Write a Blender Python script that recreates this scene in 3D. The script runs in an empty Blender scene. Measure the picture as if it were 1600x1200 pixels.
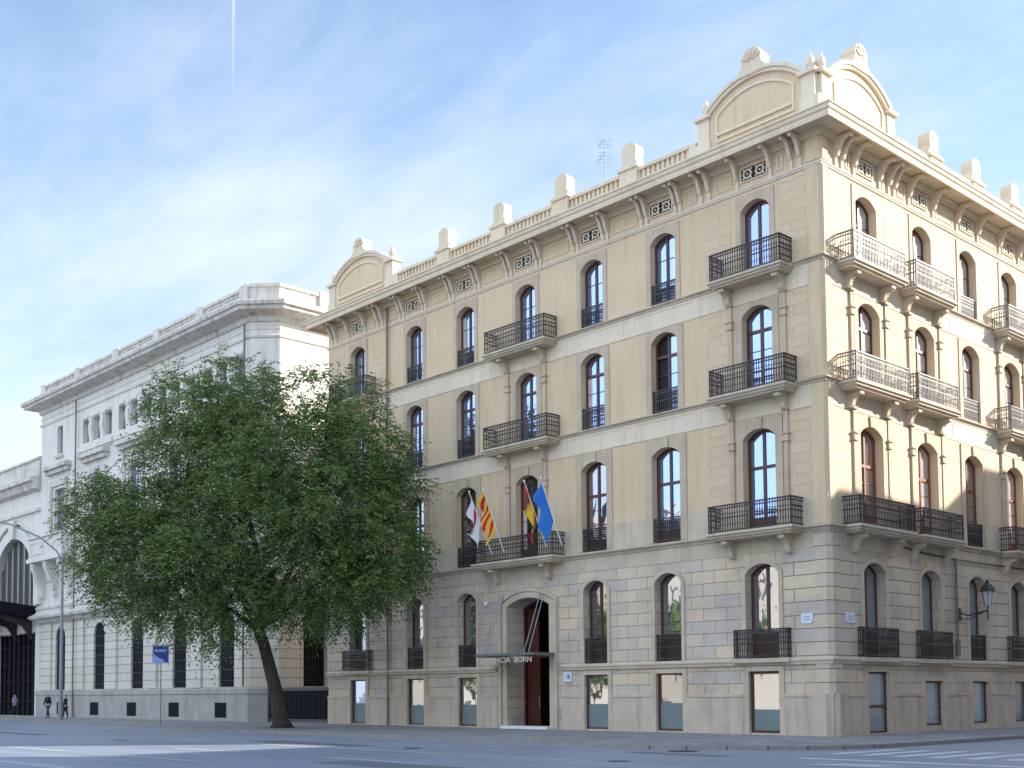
import bpy, bmesh, math, random
import numpy as np
from mathutils import Vector, Matrix
random.seed(7); rng = np.random.default_rng(11)
C = bpy.data.collections.new("Scene Objects"); bpy.context.scene.collection.children.link(C)
scn = bpy.context.scene
R = math.radians

# ------------------------------------------------------------------ camera
CAM = (24.123, -40.341, 1.661); YAW, PIT, ROLL = 2.4177, .0563, -.0057
fw = Vector((math.cos(YAW)*math.cos(PIT), math.sin(YAW)*math.cos(PIT), math.sin(PIT)))
rt = Vector((math.sin(YAW), -math.cos(YAW), 0)); up = rt.cross(fw)
rt2 = rt*math.cos(ROLL)+up*math.sin(ROLL); up2 = -rt*math.sin(ROLL)+up*math.cos(ROLL)
cd = bpy.data.cameras.new("Camera"); cam = bpy.data.objects.new("Camera", cd); C.objects.link(cam)
m = Matrix((rt2, up2, -fw)).transposed().to_4x4(); m.translation = Vector(CAM)
cam.matrix_world = m
cd.sensor_width = 36; cd.sensor_fit = 'HORIZONTAL'; cd.lens = 1846.59/1600*36
cd.shift_x = (800-712.11)/1600; cd.shift_y = (981.19-600)/1600
cd.clip_start = .1; cd.clip_end = 3000
scn.camera = cam

# ------------------------------------------------------------------ sky, sun, exposure
SUN_AZ, SUN_EL = 52.0, 24.2          # azimuth from +X towards +Y
w = bpy.data.worlds.new("World"); scn.world = w; w.use_nodes = True
N = w.node_tree.nodes; K = w.node_tree.links; N.clear()
def nd(N, t, **k):
    n = N.new(t)
    for a, b in k.items(): setattr(n, a, b)
    return n
def mth(N, K, op, a, b=None, clamp=False):
    n = N.new('ShaderNodeMath'); n.operation = op; n.use_clamp = clamp
    for i, v in enumerate((a, b)):
        if v is None: continue
        if isinstance(v, (int, float)): n.inputs[i].default_value = v
        else: K.new(v, n.inputs[i])
    return n.outputs[0]
def mixc(N, K, fac, a, b, mode='MIX'):
    n = N.new('ShaderNodeMix'); n.data_type = 'RGBA'; n.blend_type = mode
    for i, v in ((0, fac), (6, a), (7, b)):
        if isinstance(v, (int, float)): n.inputs[i].default_value = v
        elif isinstance(v, tuple): n.inputs[i].default_value = v if len(v) == 4 else (*v, 1)
        else: K.new(v, n.inputs[i])
    return n.outputs[2]
def ramp(N, K, fac, stops):
    n = N.new('ShaderNodeValToRGB'); e = n.color_ramp.elements
    while len(e) < len(stops): e.new(.5)
    for i, (p, c) in enumerate(stops): e[i].position = p; e[i].color = (*c, 1) if len(c) == 3 else c
    K.new(fac, n.inputs[0]); return n.outputs[0]
sky = nd(N, 'ShaderNodeTexSky', sky_type='NISHITA', sun_disc=False, sun_elevation=R(SUN_EL), sun_rotation=R(90-SUN_AZ),
         altitude=10, air_density=1.0, dust_density=.7, ozone_density=1.6)
tc = N.new('ShaderNodeTexCoord')
sep = N.new('ShaderNodeSeparateXYZ'); K.new(tc.outputs['Generated'], sep.inputs[0])
zz = mth(N, K, 'MAXIMUM', mth(N, K, 'ADD', sep.outputs[2], .12), .05)
px = mth(N, K, 'DIVIDE', sep.outputs[0], zz); py = mth(N, K, 'DIVIDE', sep.outputs[1], zz)
cmb = N.new('ShaderNodeCombineXYZ'); K.new(px, cmb.inputs[0]); K.new(py, cmb.inputs[1])
mp = N.new('ShaderNodeMapping'); K.new(cmb.outputs[0], mp.inputs[0]); mp.inputs['Rotation'].default_value = (0, 0, R(62)); mp.inputs['Scale'].default_value = (.85, 1.35, 1)
n1 = nd(N, 'ShaderNodeTexNoise'); K.new(mp.outputs[0], n1.inputs[0]); n1.inputs['Scale'].default_value = 1.25; n1.inputs['Detail'].default_value = 9; n1.inputs['Roughness'].default_value = .58; n1.inputs['Distortion'].default_value = .55
n2 = nd(N, 'ShaderNodeTexNoise'); K.new(cmb.outputs[0], n2.inputs[0]); n2.inputs['Scale'].default_value = .55; n2.inputs['Detail'].default_value = 3
mp3 = N.new('ShaderNodeMapping'); K.new(cmb.outputs[0], mp3.inputs[0]); mp3.inputs['Rotation'].default_value = (0, 0, R(20)); mp3.inputs['Scale'].default_value = (1.0, 2.6, 1)
n3 = nd(N, 'ShaderNodeTexNoise'); K.new(mp3.outputs[0], n3.inputs[0]); n3.inputs['Scale'].default_value = 2.6; n3.inputs['Detail'].default_value = 10; n3.inputs['Roughness'].default_value = .62; n3.inputs['Distortion'].default_value = .5
cl = mth(N, K, 'ADD', mth(N, K, 'ADD', mth(N, K, 'MULTIPLY', n1.outputs[0], .46), mth(N, K, 'MULTIPLY', n2.outputs[0], .46)), mth(N, K, 'MULTIPLY', n3.outputs[0], .25))
hz = mth(N, K, 'MULTIPLY', mth(N, K, 'SUBTRACT', .44, sep.outputs[2]), .62)    # more cloud towards the horizon
cl = mth(N, K, 'ADD', cl, hz)
clf = ramp(N, K, cl, [(.46, (.02, .02, .02)), (.56, (.18, .18, .18)), (.66, (.46, .46, .46)), (.80, (.88, .88, .88))])
# vapour trail: a great-circle band
nrm = Vector((-0.84808787, 0.50285016, 0.58784189)).cross(Vector((-0.85303368, 0.50507622, 0.49593382))).normalized()
dt = N.new('ShaderNodeVectorMath'); dt.operation = 'DOT_PRODUCT'; K.new(tc.outputs['Generated'], dt.inputs[0]); dt.inputs[1].default_value = nrm
tw = mth(N, K, 'SUBTRACT', 1, mth(N, K, 'DIVIDE', mth(N, K, 'ABSOLUTE', dt.outputs['Value']), .0026), True)
te = mth(N, K, 'MULTIPLY', mth(N, K, 'SUBTRACT', sep.outputs[2], .40), 9.0, True)
tx = mth(N, K, 'LESS_THAN', sep.outputs[0], 0.0)
trail = mth(N, K, 'MULTIPLY', mth(N, K, 'MULTIPLY', mth(N, K, 'MULTIPLY', tw, te), tx), .75)
clf = mth(N, K, 'MAXIMUM', clf, trail)
skb = mixc(N, K, 1.0, sky.outputs[0], (1.06, 1.12, 1.16), 'MULTIPLY')
skc = mixc(N, K, clf, skb, (3.6, 4.0, 4.5))
# a bright veil of added, unseen cloud behind the viewer to light the shaded facade
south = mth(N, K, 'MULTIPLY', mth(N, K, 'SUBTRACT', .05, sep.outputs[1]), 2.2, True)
fill_veil = mth(N, K, 'MULTIPLY', south, mth(N, K, 'ADD', .45, mth(N, K, 'MULTIPLY', n1.outputs[0], .5)))
skc = mixc(N, K, fill_veil, skc, (6.6, 7.8, 9.8))
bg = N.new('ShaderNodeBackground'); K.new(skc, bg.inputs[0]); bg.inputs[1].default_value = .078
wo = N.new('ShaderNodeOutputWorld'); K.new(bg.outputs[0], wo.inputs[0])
sd = bpy.data.lights.new("Sun", 'SUN'); sd.energy = 3.1; sd.angle = R(.5); sd.color = (1, .93, .82)
sun = bpy.data.objects.new("Sun", sd); C.objects.link(sun)
sdir = Vector((math.cos(R(SUN_AZ))*math.cos(R(SUN_EL)), math.sin(R(SUN_AZ))*math.cos(R(SUN_EL)), math.sin(R(SUN_EL))))
sun.rotation_euler = sdir.to_track_quat('Z', 'Y').to_euler(); sun.location = (60, 90, 60)
vs = scn.view_settings; vs.view_transform = 'Standard'; vs.look = 'None'; vs.gamma = 1; vs.use_curve_mapping = False; vs.exposure = 1.78
scn.render.engine = 'CYCLES'

# ------------------------------------------------------------------ materials
MATS = {}
def newmat(name):
    m = bpy.data.materials.new(name); m.use_nodes = True; MATS[name] = m
    N = m.node_tree.nodes; K = m.node_tree.links; b = N['Principled BSDF']
    return m, N, K, b
def noise(N, K, vec, scale, detail=4, rough=.55, dist=0):
    n = N.new('ShaderNodeTexNoise'); n.inputs['Scale'].default_value = scale; n.inputs['Detail'].default_value = detail
    n.inputs['Roughness'].default_value = rough; n.inputs['Distortion'].default_value = dist
    if vec is not None: K.new(vec, n.inputs[0])
    return n.outputs[0]
def coords(N, K, kind='Object', scale=(1, 1, 1), loc=(0, 0, 0)):
    t = N.new('ShaderNodeTexCoord'); mp = N.new('ShaderNodeMapping'); K.new(t.outputs[kind], mp.inputs[0])
    mp.inputs['Scale'].default_value = scale; mp.inputs['Location'].default_value = loc
    return mp.outputs[0]
def bump(N, K, b, h, dist=.02, strength=.5):
    n = N.new('ShaderNodeBump'); K.new(h, n.inputs['Height']); n.inputs['Distance'].default_value = dist; n.inputs['Strength'].default_value = strength
    K.new(n.outputs[0], b.inputs['Normal'])
def plaster(name, c1, c2, scale=.5, rough=.85, streak=.12, stain=(.35, .3, .24), bmp=.01):
    m, N, K, b = newmat(name)
    v = coords(N, K); a = noise(N, K, v, scale, 5)
    col = mixc(N, K, ramp(N, K, a, [(.3, (0, 0, 0)), (.7, (1, 1, 1))]), c1, c2)
    vs_ = coords(N, K, scale=(2.4, 2.4, .22)); s = noise(N, K, vs_, 1.0, 5, .6)
    col = mixc(N, K, mth(N, K, 'MULTIPLY', ramp(N, K, s, [(.5, (0, 0, 0)), (.75, (1, 1, 1))]), streak), col, stain)
    f = noise(N, K, v, 9, 3); col = mixc(N, K, .10, col, f, 'OVERLAY')
    K.new(col, b.inputs['Base Color']); b.inputs['Roughness'].default_value = rough
    bump(N, K, b, noise(N, K, v, 25, 3), bmp, .4)
    return m
def ashlar(name, c1, c2, mortar, bw, bh, vo, ms=.014, stain=(.22, .19, .16), st=.5, uvoff=0.0, off=.5, bd=.02, freq=2):
    m, N, K, b = newmat(name)
    v = coords(N, K, 'UV', loc=(uvoff, -vo, 0))
    br = N.new('ShaderNodeTexBrick'); K.new(v, br.inputs[0]); br.offset = off; br.offset_frequency = freq
    br.inputs['Scale'].default_value = 1; br.inputs['Brick Width'].default_value = bw; br.inputs['Row Height'].default_value = bh
    br.inputs['Mortar Size'].default_value = ms; br.inputs['Mortar Smooth'].default_value = .2
    br.inputs['Color1'].default_value = (*c1, 1); br.inputs['Color2'].default_value = (*c2, 1); br.inputs['Mortar'].default_value = (*mortar, 1)
    br.inputs['Bias'].default_value = -.1
    o = coords(N, K)
    a = noise(N, K, o, .45, 6, .6)
    col = mixc(N, K, mth(N, K, 'MULTIPLY', ramp(N, K, a, [(.42, (0, 0, 0)), (.72, (1, 1, 1))]), st), br.outputs[0], stain)
    col = mixc(N, K, .22, col, noise(N, K, o, 6, 5, .65), 'OVERLAY')
    K.new(col, b.inputs['Base Color']); b.inputs['Roughness'].default_value = .88
    h = mth(N, K, 'ADD', mth(N, K, 'MULTIPLY', mth(N, K, 'SUBTRACT', 1, br.outputs[1]), 1.0), mth(N, K, 'MULTIPLY', noise(N, K, o, 14, 4), .25))
    bump(N, K, b, h, bd, .7)
    return m
def plain(name, c, rough=.5, metal=0, var=.15, scale=3, spec=None):
    m, N, K, b = newmat(name)
    v = coords(N, K); a = noise(N, K, v, scale, 4)
    col = mixc(N, K, var, (*c, 1), a, 'OVERLAY'); K.new(col, b.inputs['Base Color'])
    b.inputs['Roughness'].default_value = rough; b.inputs['Metallic'].default_value = metal
    return m
def glass(name, inner, refl, tint=(.93, .95, 1), rough=.02, wave=.0025):
    m, N, K, b = newmat(name)
    v = coords(N, K); a = noise(N, K, v, .8, 2)
    K.new(mixc(N, K, .5, (*inner, 1), a, 'OVERLAY'), b.inputs['Base Color']); b.inputs['Roughness'].default_value = .3
    g = N.new('ShaderNodeBsdfGlossy'); g.inputs['Color'].default_value = (*tint, 1); g.inputs['Roughness'].default_value = rough
    bp = N.new('ShaderNodeBump'); K.new(noise(N, K, v, 1.3, 1), bp.inputs['Height']); bp.inputs['Distance'].default_value = wave*8; bp.inputs['Strength'].default_value = .35
    K.new(bp.outputs[0], g.inputs['Normal'])
    mx = N.new('ShaderNodeMixShader'); mx.inputs[0].default_value = refl
    K.new(b.outputs[0], mx.inputs[1]); K.new(g.outputs[0], mx.inputs[2])
    K.new(mx.outputs[0], N['Material Output'].inputs[0]); return m
plaster('stucco', (.61, .465, .295), (.67, .525, .35), .35, streak=.42, stain=(.37, .285, .19))
plaster('trim', (.66, .56, .42), (.72, .62, .48), .6, streak=.25)
plaster('cornice_stucco', (.64, .53, .37), (.71, .60, .44), .5, streak=.3, stain=(.3, .26, .2))
plaster('stone', (.49, .405, .30), (.60, .51, .39), 1.1, streak=.3, stain=(.2, .17, .14), bmp=.02)
plaster('surround_stone', (.46, .365, .26), (.56, .46, .34), 1.6, streak=.3, stain=(.24, .19, .14))
plaster('plinth_stone', (.49, .41, .33), (.60, .50, .39), .8, streak=.55, stain=(.17, .14, .12), bmp=.02)
ashlar('ashlar', (.54, .475, .40), (.70, .555, .385), (.28, .235, .185), 1.18, .523, 3.08)
ashlar('ashlar_bands', (.54, .475, .40), (.68, .555, .39), (.23, .195, .155), 3.1, .523, 3.08, ms=.02, bd=.035)
ashlar('stucco_blocks', (.62, .47, .305), (.67, .52, .355), (.46, .35, .23), 1.35, .42, .1, ms=.008, stain=(.5, .42, .31), st=.3, bd=.008)
plaster('white_render', (.63, .60, .54), (.71, .68, .62), .4, streak=.5, stain=(.34, .33, .32))
plaster('white_weathered', (.52, .48, .42), (.66, .62, .56), 1.2, streak=.75, stain=(.17, .14, .12), bmp=.02)
ashlar('white_rustic', (.58, .55, .49), (.66, .63, .57), (.20, .19, .19), 6.0, .62, 2.2, ms=.022, stain=(.60, .50, .28), st=.45, bd=.04)
plaster('grey_base', (.32, .31, .30), (.42, .40, .37), .8, streak=.5, stain=(.18, .16, .15), bmp=.03)
plain('iron', (.030, .027, .030), .45, 0, .3, 8)
plain('pale_and_sunlit_iron', (.17, .16, .15), .45, 0, .3, 8)  # sunlight painted into the upper right railings; plain pale tone on station ironwork
plain('wood', (.085, .028, .020), .4, 0, .4, 6)
plain('wood_orange', (.22, .06, .03), .4, 0, .4, 6)
plain('door_wood', (.075, .018, .012), .35, 0, .4, 6)
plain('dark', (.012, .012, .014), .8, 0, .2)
plain('grille_dark', (.010, .010, .014), .8, 0, .1, 5)
MATS['grille_dark'].node_tree.nodes['Principled BSDF'].inputs['Specular IOR Level'].default_value = .12
plain('window_film', (.16, .21, .22), .35, 0, .2, 2)
plain('patched_asphalt', (.13, .135, .15), .6, 0, .4, 2)
plain('pipe', (.20, .15, .12), .6, 0, .3)
plain('galvanised', (.24, .28, .31), .45, .3, .2)
plain('white_paint', (.75, .77, .78), .4, 0, .1)
plain('sign_blue', (.015, .05, .30), .35, 0, .1)
plain('sign_light', (.35, .50, .85), .4, 0, .1)
plain('enamel', (.62, .68, .78), .3, 0, .05)
plain('enamel_ink', (.25, .32, .55), .4, 0, .05)
plain('lantern_glass', (.50, .52, .55), .15, 0, .1)
plain('roof', (.22, .14, .10), .9, 0, .4)
plain('canopy_metal', (.16, .20, .20), .35, .5, .2)
plain('letter', (.62, .60, .55), .4, .2, .1)
plain('skin', (.42, .26, .19), .6, 0, .1)
plain('hoodie', (.30, .27, .42), .85, 0, .2)
plain('black_cloth', (.012, .013, .02), .85, 0, .3)
plain('jeans', (.035, .055, .12), .85, 0, .3)
plain('grey_hair', (.25, .23, .22), .8, 0, .3)
plain('dark_hair', (.02, .016, .014), .7, 0, .3)
plain('shoe_white', (.7, .7, .72), .6, 0, .1)
plain('curtain', (.55, .55, .54), .8, 0, .2)
glass('glass_sky', (.03, .04, .07), .78, (.46, .60, .96))
glass('glass_blue', (.02, .04, .12), .62, (.55, .68, 1.0))
glass('glass_mid', (.03, .035, .04), .44, (.85, .9, 1))
glass('glass_dark', (.018, .02, .024), .30)
glass('glass_curtain', (.50, .50, .50), .35)
glass('glass_teal', (.14, .22, .26), .28, rough=.08)
def bark():
    m, N, K, b = newmat('bark'); v = coords(N, K, scale=(4, 4, .8)); a = noise(N, K, v, 3, 6, .7)
    K.new(ramp(N, K, a, [(.3, (.022, .017, .014)), (.7, (.075, .06, .048))]), b.inputs['Base Color']); b.inputs['Roughness'].default_value = .95
    bump(N, K, b, a, .06, .9)
bark()
def leaf(name, ca, cb, cc):
    m, N, K, b = newmat(name); g = N.new('ShaderNodeNewGeometry')
    v = coords(N, K); a = noise(N, K, v, .35, 3)
    r = mth(N, K, 'ADD', mth(N, K, 'MULTIPLY', g.outputs['Random Per Island'], .38), mth(N, K, 'MULTIPLY', a, .78))
    col = ramp(N, K, r, [(.25, ca), (.55, cb), (.85, cc)])
    K.new(col, b.inputs['Base Color']); b.inputs['Roughness'].default_value = .55
    tr = N.new('ShaderNodeBsdfTranslucent'); K.new(mixc(N, K, .5, col, (.25, .35, .03)), tr.inputs[0])
    mx = N.new('ShaderNodeMixShader'); mx.inputs[0].default_value = .3; K.new(b.outputs[0], mx.inputs[1]); K.new(tr.outputs[0], mx.inputs[2])
    K.new(mx.outputs[0], N['Material Output'].inputs[0])
leaf('leaf', (.038, .078, .034), (.095, .160, .050), (.20, .28, .065))
def asphalt():
    m, N, K, b = newmat('asphalt'); v = coords(N, K)
    a = noise(N, K, v, .12, 5); f = noise(N, K, v, 30, 4, .7); st = noise(N, K, coords(N, K, scale=(.05, 1.1, 1)), 1, 5)
    col = ramp(N, K, a, [(.3, (.19, .215, .265)), (.7, (.25, .28, .335))])
    col = mixc(N, K, .35, col, st, 'OVERLAY'); col = mixc(N, K, .3, col, f, 'OVERLAY')
    K.new(col, b.inputs['Base Color']); b.inputs['Roughness'].default_value = .5
    bump(N, K, b, f, .003, .4)
asphalt()
ashlar('paving', (.24, .24, .245), (.29, .29, .295), (.13, .13, .13), .6, .6, 0, ms=.02, stain=(.11, .105, .10), st=.6, bd=.004)
plain('kerb_stone', (.24, .23, .22), .85, 0, .4, 4)
plaster('road_paint', (.36, .38, .41), (.56, .57, .58), 1.6, streak=0, stain=(.2, .2, .2))
plaster('ochre_render', (.45, .33, .19), (.52, .40, .25), .4)
plaster('pale_render', (.55, .50, .42), (.62, .57, .49), .4)
def flagmat(name, stripes, horizontal=False, scale=1.0):
    # stripes: list of (pos, colour), constant ramp along the flag's height (UV v)
    m, N, K, b = newmat(name); t = N.new('ShaderNodeTexCoord'); s = N.new('ShaderNodeSeparateXYZ'); K.new(t.outputs['UV'], s.inputs[0])
    r = N.new('ShaderNodeValToRGB'); r.color_ramp.interpolation = 'CONSTANT'; e = r.color_ramp.elements
    while len(e) < len(stripes): e.new(.5)
    for i, (p, c) in enumerate(stripes): e[i].position = p; e[i].color = (*c, 1)
    K.new(s.outputs[1], r.inputs[0]); K.new(r.outputs[0], b.inputs['Base Color']); b.inputs['Roughness'].default_value = .75
RED, YEL = (.55, .02, .03), (.80, .50, .02)
flagmat('flag_striped', [(i/9, YEL if i % 2 == 0 else RED) for i in range(9)])
flagmat('flag_tricolour', [(0, RED), (.25, YEL), (.75, RED)])
flagmat('flag_blue_cloth', [(0, (.02, .16, .55))])
flagmat('flag_cross', [(0, (.70, .70, .74)), (.42, RED), (.58, (.70, .70, .74))])

# ------------------------------------------------------------------ mesh helpers
class MB:
    def __init__(s): s.v = []; s.f = []; s.uv = []
    def face(s, pts, uvs=None):
        n = len(s.v); s.v += [tuple(p) for p in pts]; s.f.append(list(range(n, n+len(pts))))
        if uvs is None:
            a, b_, c_ = Vector(pts[0]), Vector(pts[1]), Vector(pts[2]); nn = (b_-a).cross(c_-a)
            ax = max(range(3), key=lambda i: abs(nn[i]))
            uvs = [((p[0], p[1]) if ax == 2 else (p[1], p[2]) if ax == 0 else (p[0], p[2])) for p in pts]
        s.uv += uvs
    def build(s, name, mat, parent=None, smooth=False, merge=False):
        me = bpy.data.meshes.new(name); me.from_pydata(s.v, [], s.f)
        ul = me.uv_layers.new(name='UVMap'); ul.data.foreach_set('uv', [c for p in s.uv for c in p])
        if merge:
            bm = bmesh.new(); bm.from_mesh(me); bmesh.ops.remove_doubles(bm, verts=bm.verts, dist=1e-4); bmesh.ops.recalc_face_normals(bm, faces=bm.faces); bm.to_mesh(me); bm.free()
        me.materials.append(MATS[mat])
        if smooth: me.polygons.foreach_set('use_smooth', [True]*len(me.polygons))
        o = bpy.data.objects.new(name, me); C.objects.link(o)
        if parent is not None: o.parent = parent
        return o
class Fr:                      # a wall frame: u along the wall, d outwards, z up
    def __init__(s, o, ud, nd_): s.o = o; s.ud = ud; s.nd = nd_
    def p(s, u, z, d): return (s.o[0]+u*s.ud[0]+d*s.nd[0], s.o[1]+u*s.ud[1]+d*s.nd[1], z)
HL = Fr((0, 0), (1, 0), (0, -1)); HR = Fr((0, 0), (0, 1), (1, 0))
def quad(mb, fr, u0, u1, z0, z1, d): mb.face([fr.p(u0, z0, d), fr.p(u1, z0, d), fr.p(u1, z1, d), fr.p(u0, z1, d)], [(u0, z0), (u1, z0), (u1, z1), (u0, z1)])
def fprism(mb, fr, poly, d0, d1, back=False):
    n = len(poly)
    mb.face([fr.p(u, z, d1) for u, z in poly], [tuple(q) for q in poly])
    if back: mb.face([fr.p(u, z, d0) for u, z in reversed(poly)], [tuple(q) for q in reversed(poly)])
    for i in range(n):
        (a, b), (c, e) = poly[i], poly[(i+1) % n]
        mb.face([fr.p(a, b, d1), fr.p(a, b, d0), fr.p(c, e, d0), fr.p(c, e, d1)], [(a, b), (a+.1, b+d1-d0), (c+.1, e+d1-d0), (c, e)])
def fbox(mb, fr, u0, u1, z0, z1, d0, d1): fprism(mb, fr, [(u0, z0), (u1, z0), (u1, z1), (u0, z1)], d0, d1, True)
def sprism(mb, fr, prof, u0, u1):          # profile in (d,z) extruded along u
    n = len(prof)
    mb.face([fr.p(u0, z, d) for d, z in prof], [(d, z) for d, z in prof]); mb.face([fr.p(u1, z, d) for d, z in reversed(prof)], [(d, z) for d, z in reversed(prof)])
    for i in range(n):
        (a, b), (c, e) = prof[i], prof[(i+1) % n]
        mb.face([fr.p(u0, b, a), fr.p(u1, b, a), fr.p(u1, e, c), fr.p(u0, e, c)], [(u0, b), (u1, b), (u1, e), (u0, e)])
def sweep(mb, prof, path, closed=True):
    # path: list of functions d -> (x, y); prof: (d, z)
    ln = [0]
    for i in range(1, len(path)):
        a, b = path[i-1](0), path[i](0); ln.append(ln[-1]+math.dist(a, b))
    m_ = len(prof)
    for i in range(len(path)-1):
        for j in range(m_ if closed else m_-1):
            (d0, z0), (d1, z1) = prof[j], prof[(j+1) % m_]
            a = (*path[i](d0), z0); b = (*path[i+1](d0), z0); c = (*path[i+1](d1), z1); e = (*path[i](d1), z1)
            mb.face([a, b, c, e], [(ln[i], z0+d0), (ln[i+1], z0+d0), (ln[i+1], z1+d1), (ln[i], z1+d1)])
def cyl(mb, p0, p1, r0, r1=None, n=8, caps=True):
    r1 = r0 if r1 is None else r1; a, b = Vector(p0), Vector(p1); d = (b-a).normalized()
    x = d.orthogonal().normalized(); y = d.cross(x)
    A = [a+(x*math.cos(t)+y*math.sin(t))*r0 for t in [2*math.pi*i/n for i in range(n)]]
    B = [b+(x*math.cos(t)+y*math.sin(t))*r1 for t in [2*math.pi*i/n for i in range(n)]]
    for i in range(n): mb.face([A[i], A[(i+1) % n], B[(i+1) % n], B[i]])
    if caps: mb.face(list(reversed(A))); mb.face(B)
def tube(mb, pts, radii, n=8):
    rings = []; prev = None
    for i, p in enumerate(pts):
        p = Vector(p); d = (Vector(pts[min(i+1, len(pts)-1)])-Vector(pts[max(i-1, 0)])).normalized()
        x = (prev-d*prev.dot(d)).normalized() if prev is not None else d.orthogonal().normalized(); prev = x; y = d.cross(x)
        rings.append([p+(x*math.cos(t)+y*math.sin(t))*radii[i] for t in [2*math.pi*k/n for k in range(n)]])
    for i in range(len(rings)-1):
        for k in range(n): mb.face([rings[i][k], rings[i][(k+1) % n], rings[i+1][(k+1) % n], rings[i+1][k]])
    mb.face(list(reversed(rings[0]))); mb.face(rings[-1])
def lathe(mb, c, prof, n=12):
    for (r0, z0), (r1, z1) in zip(prof, prof[1:]):
        for k in range(n):
            a, b = 2*math.pi*k/n, 2*math.pi*(k+1)/n
            P = [(c[0]+r*math.cos(t), c[1]+r*math.sin(t), c[2]+z) for r, z, t in ((r0, z0, a), (r0, z0, b), (r1, z1, b), (r1, z1, a))]
            if r0 < 1e-5: P = P[1:]
            elif r1 < 1e-5: P = P[:3]
            mb.face(P)
def wbox(mb, x0, x1, y0, y1, z0, z1):
    for q in ([(x0, y0, z0), (x1, y0, z0), (x1, y0, z1), (x0, y0, z1)], [(x1, y1, z0), (x0, y1, z0), (x0, y1, z1), (x1, y1, z1)],
              [(x1, y0, z0), (x1, y1, z0), (x1, y1, z1), (x1, y0, z1)], [(x0, y1, z0), (x0, y0, z0), (x0, y0, z1), (x0, y1, z1)],
              [(x0, y0, z1), (x1, y0, z1), (x1, y1, z1), (x0, y1, z1)], [(x0, y1, z0), (x1, y1, z0), (x1, y0, z0), (x0, y0, z0)]): mb.face(q)
def empty(name, label, cat, loc=(0, 0, 0), group=None):
    o = bpy.data.objects.new(name, None); C.objects.link(o); o.location = loc; o.empty_display_size = .5
    o['label'] = label; o['category'] = cat
    if group: o['group'] = group
    return o
def tag(o, label, cat, group=None):
    o['label'] = label; o['category'] = cat
    if group: o['group'] = group
    return o
def struct(o): o['kind'] = 'structure'; return o

# openings --------------------------------------------------------------
def arc_z(u, o):
    if o['zt'] <= o['zs']+1e-4: return o['zt']
    h = o['zt']-o['zs']; r = (o['w']**2/4+h*h)/(2*h); zc = o['zt']-r
    return zc+math.sqrt(max(r*r-(u-o['uc'])**2, 0))
def outline(o, inset=0, n=10, bottom=True):
    """closed outline, counter-clockwise seen from outside: bottom-left, bottom-right, arc right to left"""
    w2 = o['w']/2; u0, u1 = o['uc']-w2, o['uc']+w2
    if o['zt'] <= o['zs']+1e-4:
        return [(u0+inset, o['z0']+(inset if bottom else 0)), (u1-inset, o['z0']+(inset if bottom else 0)), (u1-inset, o['zt']-inset), (u0+inset, o['zt']-inset)]
    h = o['zt']-o['zs']; r = (w2*w2+h*h)/(2*h); zc = o['zt']-r
    r2 = r-inset; w3 = w2-inset; pts = []
    a = math.asin(min(1, w3/r2))
    for i in range(n+1):
        t = a-2*a*i/n; pts.append((o['uc']+r2*math.sin(t), zc+r2*math.cos(t)))
    zb = o['z0']+(inset if bottom else 0)
    return [(u0+inset, zb), (u1-inset, zb)]+pts
def OP(uc, w, z0, zs, zt, **k): return dict(uc=uc, w=w, z0=z0, zs=zs, zt=zt, **k)
def wall_row(mb, fr, u0, u1, z0, z1, ops, d=0, depth=.35, n=10):
    cur = u0
    for o in sorted(ops, key=lambda q: q['uc']):
        a, b = o['uc']-o['w']/2, o['uc']+o['w']/2
        quad(mb, fr, cur, a, z0, z1, d)
        if o['z0'] > z0+1e-4: quad(mb, fr, a, b, z0, o['z0'], d)
        if o['zt'] < z1-1e-4:
            us = [a+(b-a)*i/n for i in range(n+1)] if o['zt'] > o['zs']+1e-4 else [a, b]
            for p, q in zip(us, us[1:]):
                zp, zq = arc_z(p, o), arc_z(q, o)
                mb.face([fr.p(p, zp, d), fr.p(q, zq, d), fr.p(q, z1, d), fr.p(p, z1, d)], [(p, zp), (q, zq), (q, z1), (p, z1)])
        ol = outline(o, 0, n)
        for i in range(len(ol)):
            (p, zp), (q, zq) = ol[i], ol[(i+1) % len(ol)]
            mb.face([fr.p(p, zp, d), fr.p(p, zp, d-depth), fr.p(q, zq, d-depth), fr.p(q, zq, d)], [(p, zp), (p+.3, zp), (q+.3, zq), (q, zq)])
        cur = b
    quad(mb, fr, cur, u1, z0, z1, d)
def ring(mb, fr, outer, inner, d0, d1):
    """flat ring between two outlines with equal point counts, with edges"""
    n = len(outer)
    for i in range(n):
        j = (i+1) % n
        a, b, c, e = outer[i], outer[j], inner[j], inner[i]
        mb.face([fr.p(*a, d1), fr.p(*b, d1), fr.p(*c, d1), fr.p(*e, d1)], [a, b, c, e])
        mb.face([fr.p(*a, d0), fr.p(*b, d0), fr.p(*b, d1), fr.p(*a, d1)]); mb.face([fr.p(*e, d1), fr.p(*c, d1), fr.p(*c, d0), fr.p(*e, d0)])
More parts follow.
